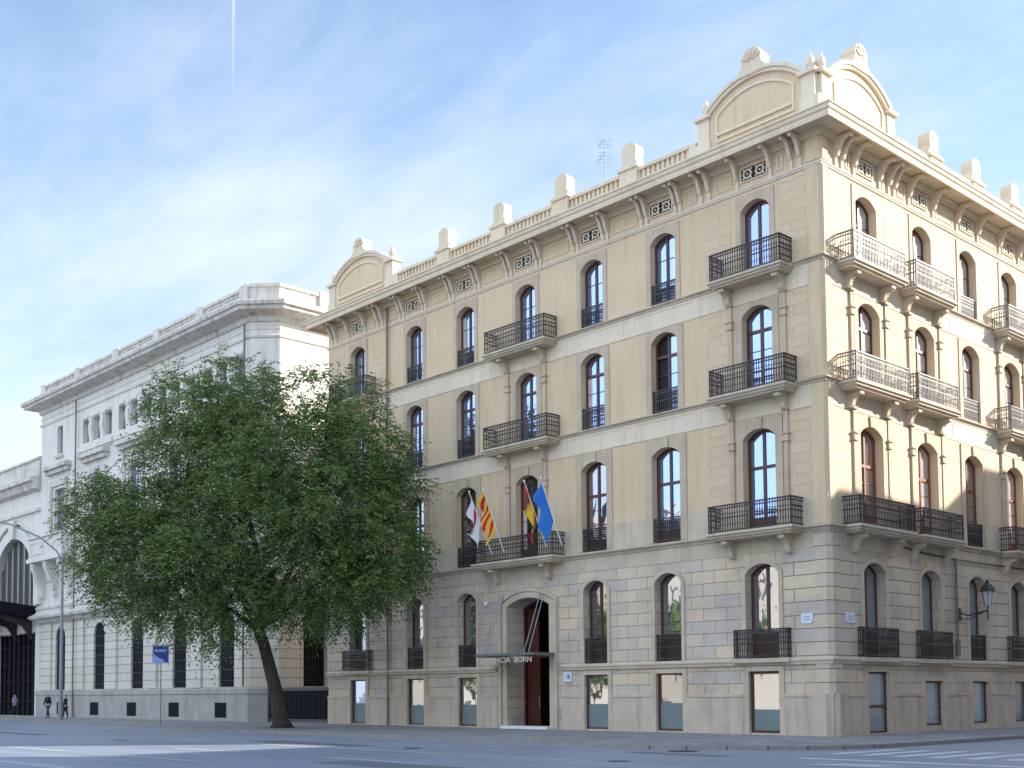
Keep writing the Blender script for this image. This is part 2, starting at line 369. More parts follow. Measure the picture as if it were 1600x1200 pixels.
def surround_rect(mb, fr, o, sw, ztop, d1=.05, d0=0, n=10, zb=None):
    """architrave: rectangular outside, arched inside, open at the bottom"""
    a, b = o['uc']-o['w']/2, o['uc']+o['w']/2; A, B = a-sw, b+sw; zb = o['z0'] if zb is None else zb
    for (p, q) in ((A, a), (b, B)): fbox(mb, fr, p, q, zb, o['zs'], d0, d1)
    us = [a+(b-a)*i/n for i in range(n+1)]
    for p, q in zip(us, us[1:]):
        zp, zq = arc_z(p, o), arc_z(q, o)
        mb.face([fr.p(p, zp, d1), fr.p(q, zq, d1), fr.p(q, ztop, d1), fr.p(p, ztop, d1)], [(p, zp), (q, zq), (q, ztop), (p, ztop)])
        mb.face([fr.p(p, zp, d0), fr.p(q, zq, d0), fr.p(q, zq, d1), fr.p(p, zp, d1)])
    for (p, q) in ((A, a), (b, B)): quad(mb, fr, p, q, o['zs'], ztop, d1)
    mb.face([fr.p(A, o['zs'], d0), fr.p(A, o['zs'], d1), fr.p(A, ztop, d1), fr.p(A, ztop, d0)]); mb.face([fr.p(B, o['zs'], d1), fr.p(B, o['zs'], d0), fr.p(B, ztop, d0), fr.p(B, ztop, d1)])
    mb.face([fr.p(A, ztop, d1), fr.p(B, ztop, d1), fr.p(B, ztop, d0), fr.p(A, ztop, d0)])
def surround_band(mb, fr, o, sw, d1=.05, n=10):
    """thin band that follows the arch (open at the bottom)"""
    i_ = outline(o, 0, n)[1:]+[outline(o, 0, n)[0]]; e_ = outline(o, -sw, n, False)[1:]+[outline(o, -sw, n, False)[0]]
    for k in range(len(i_)-1):
        a, b, c, e = e_[k], e_[k+1], i_[k+1], i_[k]
        mb.face([fr.p(*a, d1), fr.p(*b, d1), fr.p(*c, d1), fr.p(*e, d1)], [a, b, c, e])
        mb.face([fr.p(*a, 0), fr.p(*b, 0), fr.p(*b, d1), fr.p(*a, d1)]); mb.face([fr.p(*e, d1), fr.p(*c, d1), fr.p(*c, 0), fr.p(*e, 0)])
def window(fr, o, parent, gl='glass_sky', fm='wood', d=-.30, transom=None, mull=True, panel=0, bars=0, fwid=.105, openleaf=False, curt=0):
    mb = MB(); ol, il = outline(o, .0), outline(o, fwid); ring(mb, fr, ol, il, d-.06, d)
    a, b = o['uc']-o['w']/2+fwid, o['uc']+o['w']/2-fwid; zb, zt = o['z0']+fwid, o['zt']-fwid
    if mull: fbox(mb, fr, o['uc']-.055, o['uc']+.055, zb, zt-.005, d-.05, d+.012)
    if transom: fbox(mb, fr, a, b, transom-.06, transom+.06, d-.05, d+.02)
    if panel: fbox(mb, fr, a, b, zb, zb+panel, d-.05, d-.012)
    for k in range(bars):
        z = zb+panel+((transom or zt)-zb-panel)*(k+1)/(bars+1); fbox(mb, fr, a, b, z-.014, z+.014, d-.05, d-.02)
    ob = mb.build('window', fm, parent)
    g = MB(); pl = outline(o, fwid*.6)
    if openleaf:
        um = o['uc']
        g.face([fr.p(max(u, um), z, d-.045) for u, z in pl], [(u, z) for u, z in pl])
        k = MB(); k.face([fr.p(min(u, um), z, d-.10) for u, z in pl], [(u, z) for u, z in pl]); k.build('dark_room_sheet', 'dark', ob)  # near-black sheet stands in for the unlit room behind the open leaf
    else: g.face([fr.p(u, z, d-.045) for u, z in pl], [(u, z) for u, z in pl])
    g.build('pane', gl, ob)
    if curt:
        zc = (transom or o['zs'])-.02
        for sgn in ((-1, 1) if curt == 2 else (curt,)):
            e0 = o['uc']+sgn*(o['w']/2-fwid*.8); e1 = o['uc']+sgn*(o['w']/2-fwid*.8-.28)
            k = MB(); quad(k, fr, min(e0, e1), max(e0, e1), zb+panel, zc, d-.040); k.build('curtain', 'glass_curtain', ob)
    return ob
def rail_run(mb, P, zb, h, first=True, step=.115, circ=True):
    """railing along a polyline of plan points P"""
    for (a, b) in zip(P, P[1:]):
        a, b = Vector(a), Vector(b); L = (b-a).length; t = (b-a)/L; nrm = Vector((-t.y, t.x))
        def bar(s0, s1, z0, z1, w_):
            q = [a+t*s0-nrm*w_, a+t*s1-nrm*w_, a+t*s1+nrm*w_, a+t*s0+nrm*w_]
            lo = [(p.x, p.y, z0) for p in q]; hi = [(p.x, p.y, z1) for p in q]
            mb.face(hi); mb.face(list(reversed(lo)))
            for i in range(4): mb.face([lo[i], lo[(i+1) % 4], hi[(i+1) % 4], hi[i]])
        for z, th, w_ in ((.04, .045, .018), (h*.50, .045, .018), (h*.84, .035, .016), (h-.05, .05, .034)): bar(0, L, zb+z, zb+z+th, w_)
        k = max(1, round(L/step))
        for i in range(k+1):
            s = L*i/k; wd = .0125 if 0 < i < k else .024
            bar(max(s-wd, 0), min(s+wd, L), zb, zb+h, wd)
            if i < k:                                        # collars half way and rings under the handrail
                s2 = L*(i+.5)/k; r = min(.055, h*.06)
                c = a+t*s2
                for q in range(8):
                    a0, a1 = math.pi*q/4, math.pi*(q+1)/4
                    zc = zb+h*.925
                    P4 = [(c.x+t.x*math.cos(an)*rr, c.y+t.y*math.cos(an)*rr, zc+math.sin(an)*rr) for an, rr in ((a0, r), (a1, r), (a1, r-.017), (a0, r-.017))]
                    mb.face(P4)
                if 0 < i: bar(s-.018, s+.018, zb+h*.24, zb+h*.30, .024); bar(s-.024, s+.024, zb+h*.64, zb+h*.70, .024)
def bracket_prof(z1, h, dmax):
    """S scroll in (d,z), top at z1"""
    p = [(0, z1), (dmax, z1), (dmax, z1-h*.16), (dmax*.93, z1-h*.26), (dmax*.80, z1-h*.27), (dmax*.66, z1-h*.36), (dmax*.50, z1-h*.52), (dmax*.42, z1-h*.70), (dmax*.40, z1-h*.84), (dmax*.30, z1-h*.97), (dmax*.14, z1-h), (0, z1-h*.96)]
    return p
def balcony(fr, uc, wid, zf, proj, parent, rail='iron', bw=None, bh=.62, bp=.72, h=1.12, thick=.30):
    u0, u1 = uc-wid/2, uc+wid/2
    mb = MB(); e = .06
    prof = [(0, zf-thick), (proj-.14, zf-thick), (proj-.10, zf-thick+.06), (proj-.02, zf-thick+.10), (proj-.02, zf-thick+.15), (proj+e, zf-.10), (proj+e, zf-.02), (proj+e-.03, zf), (0, zf)]
    # moulded slab: three-sided sweep
    def P(k, lo):
        def f(d):
            dd = d-proj
            if k == 0: q = fr.p(u0-dd, 0, 0.0)
            elif k == 1: q = fr.p(u0-dd, 0, proj+dd)
            elif k == 2: q = fr.p(u1+dd, 0, proj+dd)
            else: q = fr.p(u1+dd, 0, 0.0)
            return (q[0], q[1])
        return f
    edge = [(proj-.14, zf-thick), (proj-.10, zf-thick+.06), (proj-.02, zf-thick+.10), (proj-.02, zf-thick+.15), (proj+e, zf-.10), (proj+e, zf-.02), (proj+e-.03, zf), (proj-.14, zf)]
    sweep(mb, edge, [P(k, 0) for k in range(4)])
    fbox(mb, fr, u0+.13, u1-.13, zf-thick+.004, zf-.004, 0, proj-.13)
    b = mb.build('balcony', 'stone', parent)
    r = MB(); i = .05
    pts = [fr.p(u0+i, 0, 0)[:2], fr.p(u0+i, 0, proj-i)[:2], fr.p(u1-i, 0, proj-i)[:2], fr.p(u1-i, 0, 0)[:2]]
    rail_run(r, pts, zf, h); r.build('railing', rail, b)
    for s in (-1, 1):
        ub = uc+s*(bw if bw else wid/2-.45)
        k = MB(); sprism(k, fr, bracket_prof(zf-thick+.003, bh, proj*bp), ub-.11, ub+.11)
        sprism(k, fr, [(proj*bp*.55, zf-thick-.02), (proj*bp+.03, zf-thick-.02), (proj*bp+.03, zf-thick-.15), (proj*bp*.55, zf-thick-.17)], ub-.135, ub+.135)
        k.build('bracket', 'stone', b)
    return b
def balconette(fr, uc, wid, z0, z1, parent, proj=.0, rail='iron'):
    r = MB(); 
    if proj > 0: pts = [fr.p(uc-wid/2, 0, 0)[:2], fr.p(uc-wid/2, 0, proj)[:2], fr.p(uc+wid/2, 0, proj)[:2], fr.p(uc+wid/2, 0, 0)[:2]]
    else: pts = [fr.p(uc-wid/2, 0, -.06)[:2], fr.p(uc+wid/2, 0, -.06)[:2]]
    rail_run(r, pts, z0+.03, z1-z0-.03, step=.10); return r.build('window_guard', rail, parent)

# ------------------------------------------------------------------ ground
g = MB(); S_ = 900
g.face([(-S_, -S_, 0), (S_, -S_, 0), (S_, S_, 0), (-S_, S_, 0)]); struct(g.build('road', 'asphalt'))
# pavement round the two street fronts (kerb edge polyline), a real step
K0 = [(-130, -4.6), (-85, -5.2), (-60, -6.6), (-40, -8.9), (-30, -9.6), (-19, -10.0), (-9, -10.3), (-1.5, -10.5)]
for i in range(1, 8):
    t = math.pi/2*i/8; K0.append((-1.5+6.2*math.sin(t), -4.3-6.2*math.cos(t)))
K0 += [(4.7, -4.3), (4.7, 10), (4.7, 90)]
PZ = -.004+.13
ROADZ = -.12
bpy.data.objects['road'].location.z = ROADZ          # the building stands at z = 0 on the pavement
pv = MB(); inner = [(x-.28 if x > 4.6 else x, y) for x, y in K0]
poly = [(p[0], p[1], 0) for p in K0]+[(-5, 90, 0), (-5, 3, 0), (-130, 3, 0)]
pv.face(poly, [(p[0], p[1]) for p in poly]); struct(pv.build('pavement', 'paving'))
kb = MB()
for (a, b) in zip(K0, K0[1:]):
    a, b = Vector(a), Vector(b); t = (b-a).normalized(); n_ = Vector((t.y, -t.x)); o_ = .16
    a1, b1 = a+n_*o_, b+n_*o_; a2, b2 = a-n_*.12, b-n_*.12
    kb.face([(*a2, .012), (*b2, .012), (*b1, .012), (*a1, .012)]); kb.face([(*a1, .012), (*b1, .012), (*b1, ROADZ-.02), (*a1, ROADZ-.02)])
    kb.face([(*a2, .012), (*b2, .012), (*b2, -.02), (*a2, -.02)])
struct(kb.build('kerb', 'kerb_stone'))
def mark(name, polys, z=ROADZ+.005):
    mb = MB()
    for P_ in polys: mb.face([(x, y, z) for x, y in P_])
    return struct(mb.build(name, 'road_paint'))
# zebra across the side street, lane lines and give-way marks of the avenue
mark('crosswalk_marking', [[(x, -9.6), (x+.5, -9.6), (x+.5, -5.6), (x, -5.6)] for x in [5.4+k*1.0 for k in range(13)]])
LN = []
def dash(x0, x1, y, w_=.16): LN.append([(x0, y-w_/2), (x1, y-w_/2), (x1, y+w_/2), (x0, y+w_/2)])
for k in range(14): dash(-110+k*9, -110+k*9+4.5, -13.4)
dash(-120, 3, -16.9, .18)
for k in range(14): dash(-112+k*9, -112+k*9+4.5, -20.6)
for k in range(14): dash(-108+k*9, -108+k*9+4.5, -24.2)
dash(-120, 3, -28.0, .2)
mark('lane_marking', LN)
mark('stop_line_marking', [[(6, -12.2), (14.5, -12.2), (14.5, -11.7), (6, -11.7)], [(7.6, -14.6), (9.0, -14.2), (11.6, -14.3), (11.6, -14.1), (9.4, -13.9), (10.2, -13.4), (8.4, -13.6)]])
for x, y, r_ in ((-6.5, -15.2, .34), (-21, -18.6, .34), (3.5, -16.4, .32), (-34, -13.0, .34)):
    mh = MB(); lathe(mh, (x, y, ROADZ+.006), [(0, 0), (r_, 0)], 18); struct(mh.build('manhole_cover', 'iron'))
for P_ in ([(-16, -14.6), (-9, -14.7), (-9.1, -15.9), (-15.8, -15.8)], [(-2, -22.4), (5, -22.3), (5, -20.9), (-2, -21.1)], [(-44, -17.4), (-30, -17.5), (-30, -18.5), (-44, -18.3)], [(0.5, -12.0), (4.2, -12.1), (4.1, -12.9), (.6, -12.8)]):
    mb = MB(); mb.face([(x, y, ROADZ+.003) for x, y in P_]); struct(mb.build('road_patch', 'patched_asphalt'))
mh = MB(); lathe(mh, (1.4, -10.95, ROADZ+.006), [(0, 0), (.5, 0)], 8)
struct(mh.build('storm_drain', 'dark'))

# ------------------------------------------------------------------ the hotel
hotel = empty('corner_hotel', 'tall cream hotel on the street corner with iron balconies, flags and a crested roofline', 'building', (0, 0, 0))
XL, YR = -32.8, 23.6
BL = [-3.0, -7.72, -11.87, -16.2, -20.6, -24.75, -29.87]
BR = [3.28, 7.9, 12.2, 16.45, 20.7]
WL, WR = 1.40, 1.62
def rowsT(c, w_): return OP(c, w_, 18.62, 21.33, 21.70)
def rowsU(c, w_): return OP(c, w_, 13.82, 16.93, 17.32)
def rowsV(c, w_): return OP(c, w_, 8.16, 11.93, 12.28)
def rowsW(c, w_): return OP(c, w_, 3.04, 6.42, 6.82)
opsT = {HL: [rowsT(c, 1.36) for c in BL], HR: [rowsT(c, 1.62) for c in BR]}
opsU = {HL: [rowsU(c, 1.42) for c in BL], HR: [rowsU(c+.03, 1.68) for c in BR]}
opsV = {HL: [rowsV(c, 1.52) for c in BL], HR: [rowsV(c, 1.74) for c in BR]}
opsW = {HL: [rowsW(c, 1.42 if i not in (0, 6) else 1.55) for i, c in enumerate(BL) if i != 3], HR: [rowsW(c-.03, 1.72) for c in BR]}
opsX = {HL: [OP(c, 1.42, .06, 2.52, 2.52) for i, c in enumerate(BL) if i != 3], HR: [OP(BR[0]+.08, 1.62, .04, 2.47, 2.47)]+[OP(c+.02, 1.6, .25, 2.12, 2.12) for c in BR[1:]]}
door = OP(-16.2, 2.9, 0.0, 5.92, 6.32)
lo, hi = MB(), MB()
for fr, u0, u1 in ((HL, XL, 0), (HR, 0, YR)):
    # pavement level and piano below ledge
    if fr is HL:
        L_ = [o for o in opsX[fr] if o['uc'] < -16.2]; R_ = [o for o in opsX[fr] if o['uc'] > -16.2]
        wall_row(lo, fr, u0, -18.4, 0, 2.9, L_, depth=.16); wall_row(lo, fr, -14.0, u1, 0, 2.9, R_, depth=.16)
        L_ = [o for o in opsW[fr] if o['uc'] < -16.2]; R_ = [o for o in opsW[fr] if o['uc'] > -16.2]
        wall_row(lo, fr, u0, -18.4, 2.9, 7.2, L_, depth=.42); wall_row(lo, fr, -14.0, u1, 2.9, 7.2, R_, depth=.42)
        wall_row(lo, fr, -18.4, -14.0, 0, 7.2, [door], depth=1.35)
    else:
        wall_row(lo, fr, u0, u1, 0, 2.9, opsX[fr], depth=.16); wall_row(lo, fr, u0, u1, 2.9, 7.2, opsW[fr], depth=.42)
    wall_row(lo, fr, u0, u1, 7.2, 8.05, [])
    wall_row(hi, fr, u0, u1, 8.05, 13.5, opsV[fr], depth=.36)
    wall_row(hi, fr, u0, u1, 13.5, 18.3, opsU[fr], depth=.36)
    wall_row(hi, fr, u0, u1, 18.3, 24.2, opsT[fr], depth=.36)
# rear and gable walls and the roof deck, the door lobby
DY = 17.0
hi.face([(XL, 0, 0), (XL, DY, 0), (XL, DY, 24.2), (XL, 0, 24.2)]); hi.face([(XL, DY, 0), (-12, DY, 0), (-12, DY, 24.2), (XL, DY, 24.2)])
hi.face([(-12, DY, 0), (-12, YR, 0), (-12, YR, 24.2), (-12, DY, 24.2)]); hi.face([(-12, YR, 0), (0, YR, 0), (0, YR, 24.2), (-12, YR, 24.2)])
lo.build('lower_wall', 'ashlar', hotel); hi.build('upper_wall', 'stucco', hotel)
rf = MB(); rf.face([(XL, 0, 24.2), (0, 0, 24.2), (0, YR, 24.2), (-12, YR, 24.2), (-12, DY, 24.2), (XL, DY, 24.2)]); rf.build('roof', 'roof', hotel)
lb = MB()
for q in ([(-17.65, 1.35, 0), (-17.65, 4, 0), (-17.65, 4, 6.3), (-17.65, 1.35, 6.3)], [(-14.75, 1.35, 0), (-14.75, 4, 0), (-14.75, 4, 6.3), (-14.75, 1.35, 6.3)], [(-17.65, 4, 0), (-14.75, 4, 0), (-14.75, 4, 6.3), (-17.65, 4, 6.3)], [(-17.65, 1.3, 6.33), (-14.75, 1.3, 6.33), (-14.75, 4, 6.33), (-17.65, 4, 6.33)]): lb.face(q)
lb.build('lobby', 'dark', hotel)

# path functions for mouldings that wrap the corner
def wrap(d): pass
PATH = [lambda d: (XL-max(d, 0)*1.0, 2.0), lambda d: (XL-max(d, 0)*1.0, -d), lambda d: (d, -d), lambda d: (d, YR)]
PATH_L = [lambda d: (XL, -d), lambda d: (-18.4, -d)]; PATH_M = [lambda d: (-14.0, -d), lambda d: (d, -d), lambda d: (d, YR)]
def moulding(name, prof, mat, path=PATH):
    mb = MB(); sweep(mb, prof, path)
    if path is PATH_L: mb.face([(-18.4, -d, z) for d, z in prof])
    if path is PATH_M: mb.face([(-14.0, -d, z) for d, z in prof])
    mb.build(name, mat, hotel)
moulding('cornice', [(0, 23.30), (.10, 23.30), (.14, 23.42), (.22, 23.44), (.24, 23.56), (.86, 23.58), (.88, 23.44), (.98, 23.44), (1.0, 23.56), (1.0, 23.66), (1.06, 23.72), (1.08, 23.86), (1.12, 23.88), (1.12, 23.95), (.60, 24.12), (.3, 24.20), (0, 24.21)], 'cornice_stucco')
moulding('string_course', [(0, 22.14), (.05, 22.16), (.07, 22.22), (.10, 22.25), (.10, 22.30), (.03, 22.36), (0, 22.36)], 'trim')
for zc_, nm in ((18.56, 'string_course'), (13.78, 'string_course')):
    moulding(nm, [(0, zc_-.16), (.05, zc_-.15), (.08, zc_-.06), (.17, zc_-.03), (.18, zc_+.02), (.04, zc_+.06), (0, zc_+.06)], 'stone')
moulding('string_course', [(0, 7.86), (.05, 7.88), (.10, 7.98), (.22, 8.03), (.23, 8.11), (.05, 8.15), (0, 8.15)], 'stone')
for pth in (PATH_L, PATH_M):
    moulding('ledge', [(0, 2.72), (.12, 2.76), (.13, 2.84), (.17, 2.90), (.17, 2.96), (.11, 3.02), (0, 3.02)], 'stone', pth)
# smooth courses: frieze band under the first string course, dado of the noble floor, plinth
def band(name, z0, z1, d1, mat, cut=None, frs=((HL, XL, 0), (HR, 0, YR))):
    corner = MB()
    for fr, u0, u1 in frs:
        segs = [(u0, u1)]
        for (a, b) in (cut or {}).get(fr, []):
            ns = []
            for (p, q) in segs:
                if b <= p or a >= q: ns.append((p, q)); continue
                if a > p: ns.append((p, a))
                if b < q: ns.append((b, q))
            segs = ns
        for (p, q) in segs:
            q2 = q+(d1-.001 if (fr is HL and q == 0) else 0)
            mb = corner if q == 0 or p == 0 else MB()
            fbox(mb, fr, p, q2, z0, z1, 0, d1)
            if mb is not corner: mb.build(name, mat, hotel)
    corner.build(name, mat, hotel)
cutV = {f: [(o['uc']-o['w']/2-.33, o['uc']+o['w']/2+.33) for o in opsV[f]] for f in (HL, HR)}
cutX = {f: [(o['uc']-o['w']/2-.22, o['uc']+o['w']/2+.22) for o in opsX[f]] for f in (HL, HR)}; cutX[HL].append((-18.4, -14.0))
band('dado', 8.15, 9.28, .030, 'stone', cutV)
band('frieze_band', 7.25, 7.86, .022, 'stone')
band('plinth', 0, 1.50, .055, 'plinth_stone', cutX); band('plinth_moulding', 1.50, 1.62, .085, 'stone', cutX)
# pale panel strips under the two upper string courses
cutU_ = {f: [] for f in (HL, HR)}
for zc_ in (18.40, 13.62):
    for fr, u0, u1, cs in ((HL, XL, 0, BL), (HR, 0, YR, BR)):
        xs = sorted([u0+.5]+[c+s*1.75 for c in cs for s in (-1, 1)]+[u1-.45 if fr is HL else u1])
        xs = [u0 if fr is HL else .45]+[x for x in xs[1:-1] if (x < u1-.6 if fr is HL else x > .6)]+[-.62 if fr is HL else u1]
        for a, b in zip(xs, xs[1:]):
            if b-a < .3: continue
            mb = MB(); o_ = [(a, zc_-.86), (b, zc_-.86), (b, zc_), (a, zc_)]; i_ = [(a+.13, zc_-.72), (b-.13, zc_-.72), (b-.13, zc_-.12), (a+.13, zc_-.12)]
            ring(mb, fr, o_, i_, 0, .028); quad(mb, fr, a+.13, b-.13, zc_-.72, zc_-.12, .010); mb.build('panel_strip', 'trim', hotel)
# block-jointed render panels beside the corner bays
for fr, a, b in ((HL, -5.5, -4.15), (HL, -1.85, -.62), (HR, .45, 1.95), (HR, 4.75, 6.4), (HL, XL+.02, -31.1), (HL, -28.6, -27.25)):
    for z0, z1 in ((9.28, 12.74), (13.86, 17.50), (18.63, 22.13)): mb = MB(); fbox(mb, fr, a, b, z0, z1, 0, .012); mb.build('block_panel', 'stucco_blocks', hotel)
# corner pilaster (chamfered) and left-end pilaster
mb = MB()
def cornerpost(z0, z1, p, a=.60, b=.42, ch=.13):
    P_ = [(-a, 0), (-a, -p), (p-ch, -p), (p, -p+ch), (p, b), (0, b), (0, 0)]
    lo_ = [(x, y, z0) for x, y in P_]; hi_ = [(x, y, z1) for x, y in P_]; acc = 0
    for i in range(len(P_)-1):
        L_ = math.dist(P_[i], P_[i+1]); mb.face([lo_[i], lo_[i+1], hi_[i+1], hi_[i]], [(acc, z0), (acc+L_, z0), (acc+L_, z1), (acc, z1)]); acc += L_
    mb.face(hi_); mb.face(list(reversed(lo_)))
for z0, z1 in ((8.15, 13.60), (13.85, 18.38), (18.63, 22.13), (22.37, 23.29)): mb = MB(); cornerpost(z0, z1, .075); mb.build('corner_pilaster', 'stucco', hotel)
mb = MB(); cornerpost(1.62, 7.85, .10, a=.62, b=.62, ch=.18); mb.build('corner_pilaster', 'ashlar_bands', hotel)
mb = MB(); cornerpost(0, 1.62, .20, a=.72, b=.72, ch=.36); mb.build('corner_plinth', 'plinth_stone', hotel)
# banded rustication beside the corner and at the left end
for fr, a, b in ((HL, -2.05, -.63), (HR, .63, 2.2), (HR, 4.35, 6.85), (HL, XL+.01, -30.75), (HL, -29.0, -26.95), (HR, 8.95, 11.1), (HR, 13.3, 15.4)):
    mb = MB(); fbox(mb, fr, a, b, 3.03, 7.24, 0, .014); mb.build('rusticated_panel', 'ashlar_bands', hotel)
# drain pipes
for fr, u, z0, z1 in ((HL, -27.05, 0, 23.3), (HR, 10.02, 3.3, 7.5)):
    mb = MB(); cyl(mb, fr.p(u, z0, .12), fr.p(u, z1, .12), .055); 
    if fr is HR: cyl(mb, fr.p(u, 3.2, .13), fr.p(u, 3.9, .13), .10)
    mb.build('drainpipe', 'pipe', hotel)
mb = MB(); tube(mb, [HR.p(5.6, 7.62, .10), HR.p(6.6, 7.52, .10), HR.p(10.0, 7.42, .12), HR.p(16, 7.45, .1), HR.p(23, 7.5, .1)], [.035]*5, 6); mb.build('cable', 'iron', hotel)

# surrounds
def piece(name, mat, fn, *args, **kw):
    k = MB(); fn(k, *args, **kw); return k.build(name, mat, hotel)
for fr in (HL, HR):
    for o in opsT[fr]: piece('window_surround', 'surround_stone', surround_rect, fr, o, .24, 22.02, .045)
    for o in opsU[fr]: piece('window_surround', 'surround_stone', surround_rect, fr, o, .30, 17.50, .045)
    for o in opsV[fr]:
        w_ = piece('window_surround', 'surround_stone', surround_rect, fr, o, .33, 12.70, .06)
        kz = arc_z(o['uc'], o); k = MB(); fprism(k, fr, [(o['uc']-.16, kz-.03), (o['uc']+.16, kz-.03), (o['uc']+.21, kz+.40), (o['uc']-.21, kz+.40)], .05, .13, True); k.build('keystone', 'surround_stone', w_)
    for o in opsW[fr]: piece('arch_moulding', 'stone', surround_band, fr, o, .17, .075)
    for o in opsX[fr]:
        a, b = o['uc']-o['w']/2, o['uc']+o['w']/2; k = MB()
        for p, q, z0, z1 in ((a-.22, a, 0, o['zt']), (b, b+.22, 0, o['zt']), (a-.22, b+.22, o['zt'], o['zt']+.2)): fbox(k, fr, p, q, z0, z1, 0, .062)
        k.build('window_jamb', 'stone', hotel)
piece('door_moulding', 'stone', surround_band, HL, door, .30, .10); piece('door_moulding', 'stone', surround_band, HL, OP(door['uc'], door['w']+.72, 0, 6.12, 6.62), .16, .16)
# sloping sills of the ashlar windows
# colonnettes, capitals and consoles of the balconied bays
for fr, cs, hw in ((HL, (BL[0], BL[3], BL[6]), 1.27), (HR, (BR[0], BR[1], BR[3]), 1.34)):
    for c in cs:
        for s in (-1, 1):
            u = c+s*hw
            for z0, z1, zc in ((9.28, 12.80, 11.72), (13.86, 17.55, 16.75)):
                cn = MB(); fbox(cn, fr, u-.10, u+.10, z0, z1, 0, .10)
                fbox(cn, fr, u-.15, u+.15, zc-.16, zc-.08, 0, .16); fbox(cn, fr, u-.13, u+.13, zc-.08, zc+.12, 0, .14); fbox(cn, fr, u-.17, u+.17, zc+.12, zc+.18, 0, .19)
                fbox(cn, fr, u-.16, u+.16, z1, z1+.10, 0, .17); cn.build('colonnette', 'surround_stone', hotel)

# windows ---------------------------------------------------------------
for i, o in enumerate(opsT[HL]): window(HL, o, hotel, 'glass_blue' if i == 0 else 'glass_sky', transom=None if i == 0 else None, bars=0 if i == 0 else 2, curt=[0, 1, 0, 0, 2, 0, 0][i])
for i, o in enumerate(opsU[HL]): window(HL, o, hotel, 'glass_sky', transom=16.35, bars=2, openleaf=(i == 1), curt=[0, 0, -1, 0, 0, 2, 0][i])
for i, o in enumerate(opsV[HL]): window(HL, o, hotel, ['glass_sky', 'glass_sky', 'glass_mid', 'glass_dark', 'glass_dark', 'glass_mid', 'glass_mid'][i], transom=10.75, bars=0 if i in (0, 1) else 2, panel=.45, fwid=.12, curt=[0, 0, 0, -1, 0, 1, 0][i])
for i, o in enumerate(opsW[HL]): window(HL, o, hotel, ['glass_mid', 'glass_mid', 'glass_dark', 'glass_mid', 'glass_mid', 'glass_dark'][i], d=-.36, mull=(i in (0, 2)), panel=.95, fwid=.10)
for i, o in enumerate(opsX[HL]):
    w_ = window(HL, o, hotel, 'glass_dark' if i % 3 == 1 else 'glass_mid', d=-.10, mull=False, fwid=.11 if i in (0,) else .07)
    k = MB(); quad(k, HL, o['uc']-o['w']/2+.08, o['uc']+o['w']/2-.08, o['z0']+.1, [1.0, 1.25, 1.2, 1.15, 1.1, 1.2][i], -.142); k.build('window_film', 'window_film', w_)
for i, o in enumerate(opsT[HR]): window(HR, o, hotel, 'glass_curtain', fm='wood', bars=2)
for i, o in enumerate(opsU[HR]): window(HR, o, hotel, 'glass_curtain', fm='wood', transom=16.35, bars=2)
for i, o in enumerate(opsV[HR]): window(HR, o, hotel, 'glass_curtain' if i in (1, 3) else 'glass_mid', fm='wood_orange', transom=10.75, bars=2, panel=.45, fwid=.10)
for i, o in enumerate(opsW[HR]): window(HR, o, hotel, 'glass_teal', d=-.36, mull=(i == 0), panel=.95, fwid=.10)
for i, o in enumerate(opsX[HR]): window(HR, o, hotel, 'glass_teal' if i != 3 else 'glass_dark', fm='wood', d=-.10, mull=False, transom=1.1 if i == 0 else None, fwid=.085)

# balconies -------------------------------------------------------------
for c, wT, wU, wV in ((BL[0], 3.4, 3.62, 3.95), (BL[3], 4.2, 4.45, 5.5), (BL[6], 3.4, 3.6, 3.9)):
    balcony(HL, c, wT, 18.50, .92, hotel, bw=1.27); balcony(HL, c, wU, 13.72, .92, hotel, bw=1.27)
    balcony(HL, c-(.25 if c == BL[3] else 0), wV, 8.12, .92, hotel, bw=1.33 if c != BL[3] else 1.75, bh=.72)
for i, c in ((0, BR[0]), (1, BR[1]), (3, BR[3])):
    dx = -.28 if i != 3 else -.1; ww = 4.1 if i == 0 else 3.5
    balcony(HR, c+dx, ww, 18.50, .80, hotel, 'pale_and_sunlit_iron', bw=1.34+dx*0); balcony(HR, c+dx, ww+.1, 13.72, .80, hotel, 'pale_and_sunlit_iron', bw=1.34)
    balcony(HR, c+dx*.6, ww+(.25 if i == 0 else .1), 8.12, .80, hotel, 'iron', bw=1.4, bh=.72)
for i, c in enumerate(BL):
    if i not in (0, 3, 6):
        balconette(HL, c, 1.36, 18.62, 19.55, hotel); balconette(HL, c, 1.42, 13.84, 14.85, hotel); balconette(HL, c, 1.52, 8.18, 9.24, hotel)
    if i in (0, 6): balconette(HL, c, 2.5, 3.03, 4.20, hotel, .22)
    elif i != 3: balconette(HL, c, 1.42, 3.05, 4.20, hotel)
for z0, z1 in ((18.62, 19.6), (13.84, 14.9), (8.18, 9.24)):
    for c in (BR[2], BR[4]): balconette(HR, c, 1.66, z0, z1, hotel, 0, 'pale_and_sunlit_iron' if z0 > 10 else 'iron')  # lighter copy of the iron on the sunlit upper floors
for i, c in enumerate(BR):
    if i == 2: balconette(HR, c, 1.7, 3.05, 4.2, hotel)
    else: balconette(HR, c+.02, 2.75 if i != 3 else 2.6, 3.03, 4.22, hotel, .22)
for fr, c, w_ in [(HL, BL[0], 2.62), (HL, BL[6], 2.62), (HR, BR[0], 2.9), (HR, BR[1], 2.9), (HR, BR[3], 2.75)]: sl = MB(); fbox(sl, fr, c-w_/2, c+w_/2, 2.86, 3.028, 0, .30); sl.build('window_sill', 'stone', hotel)

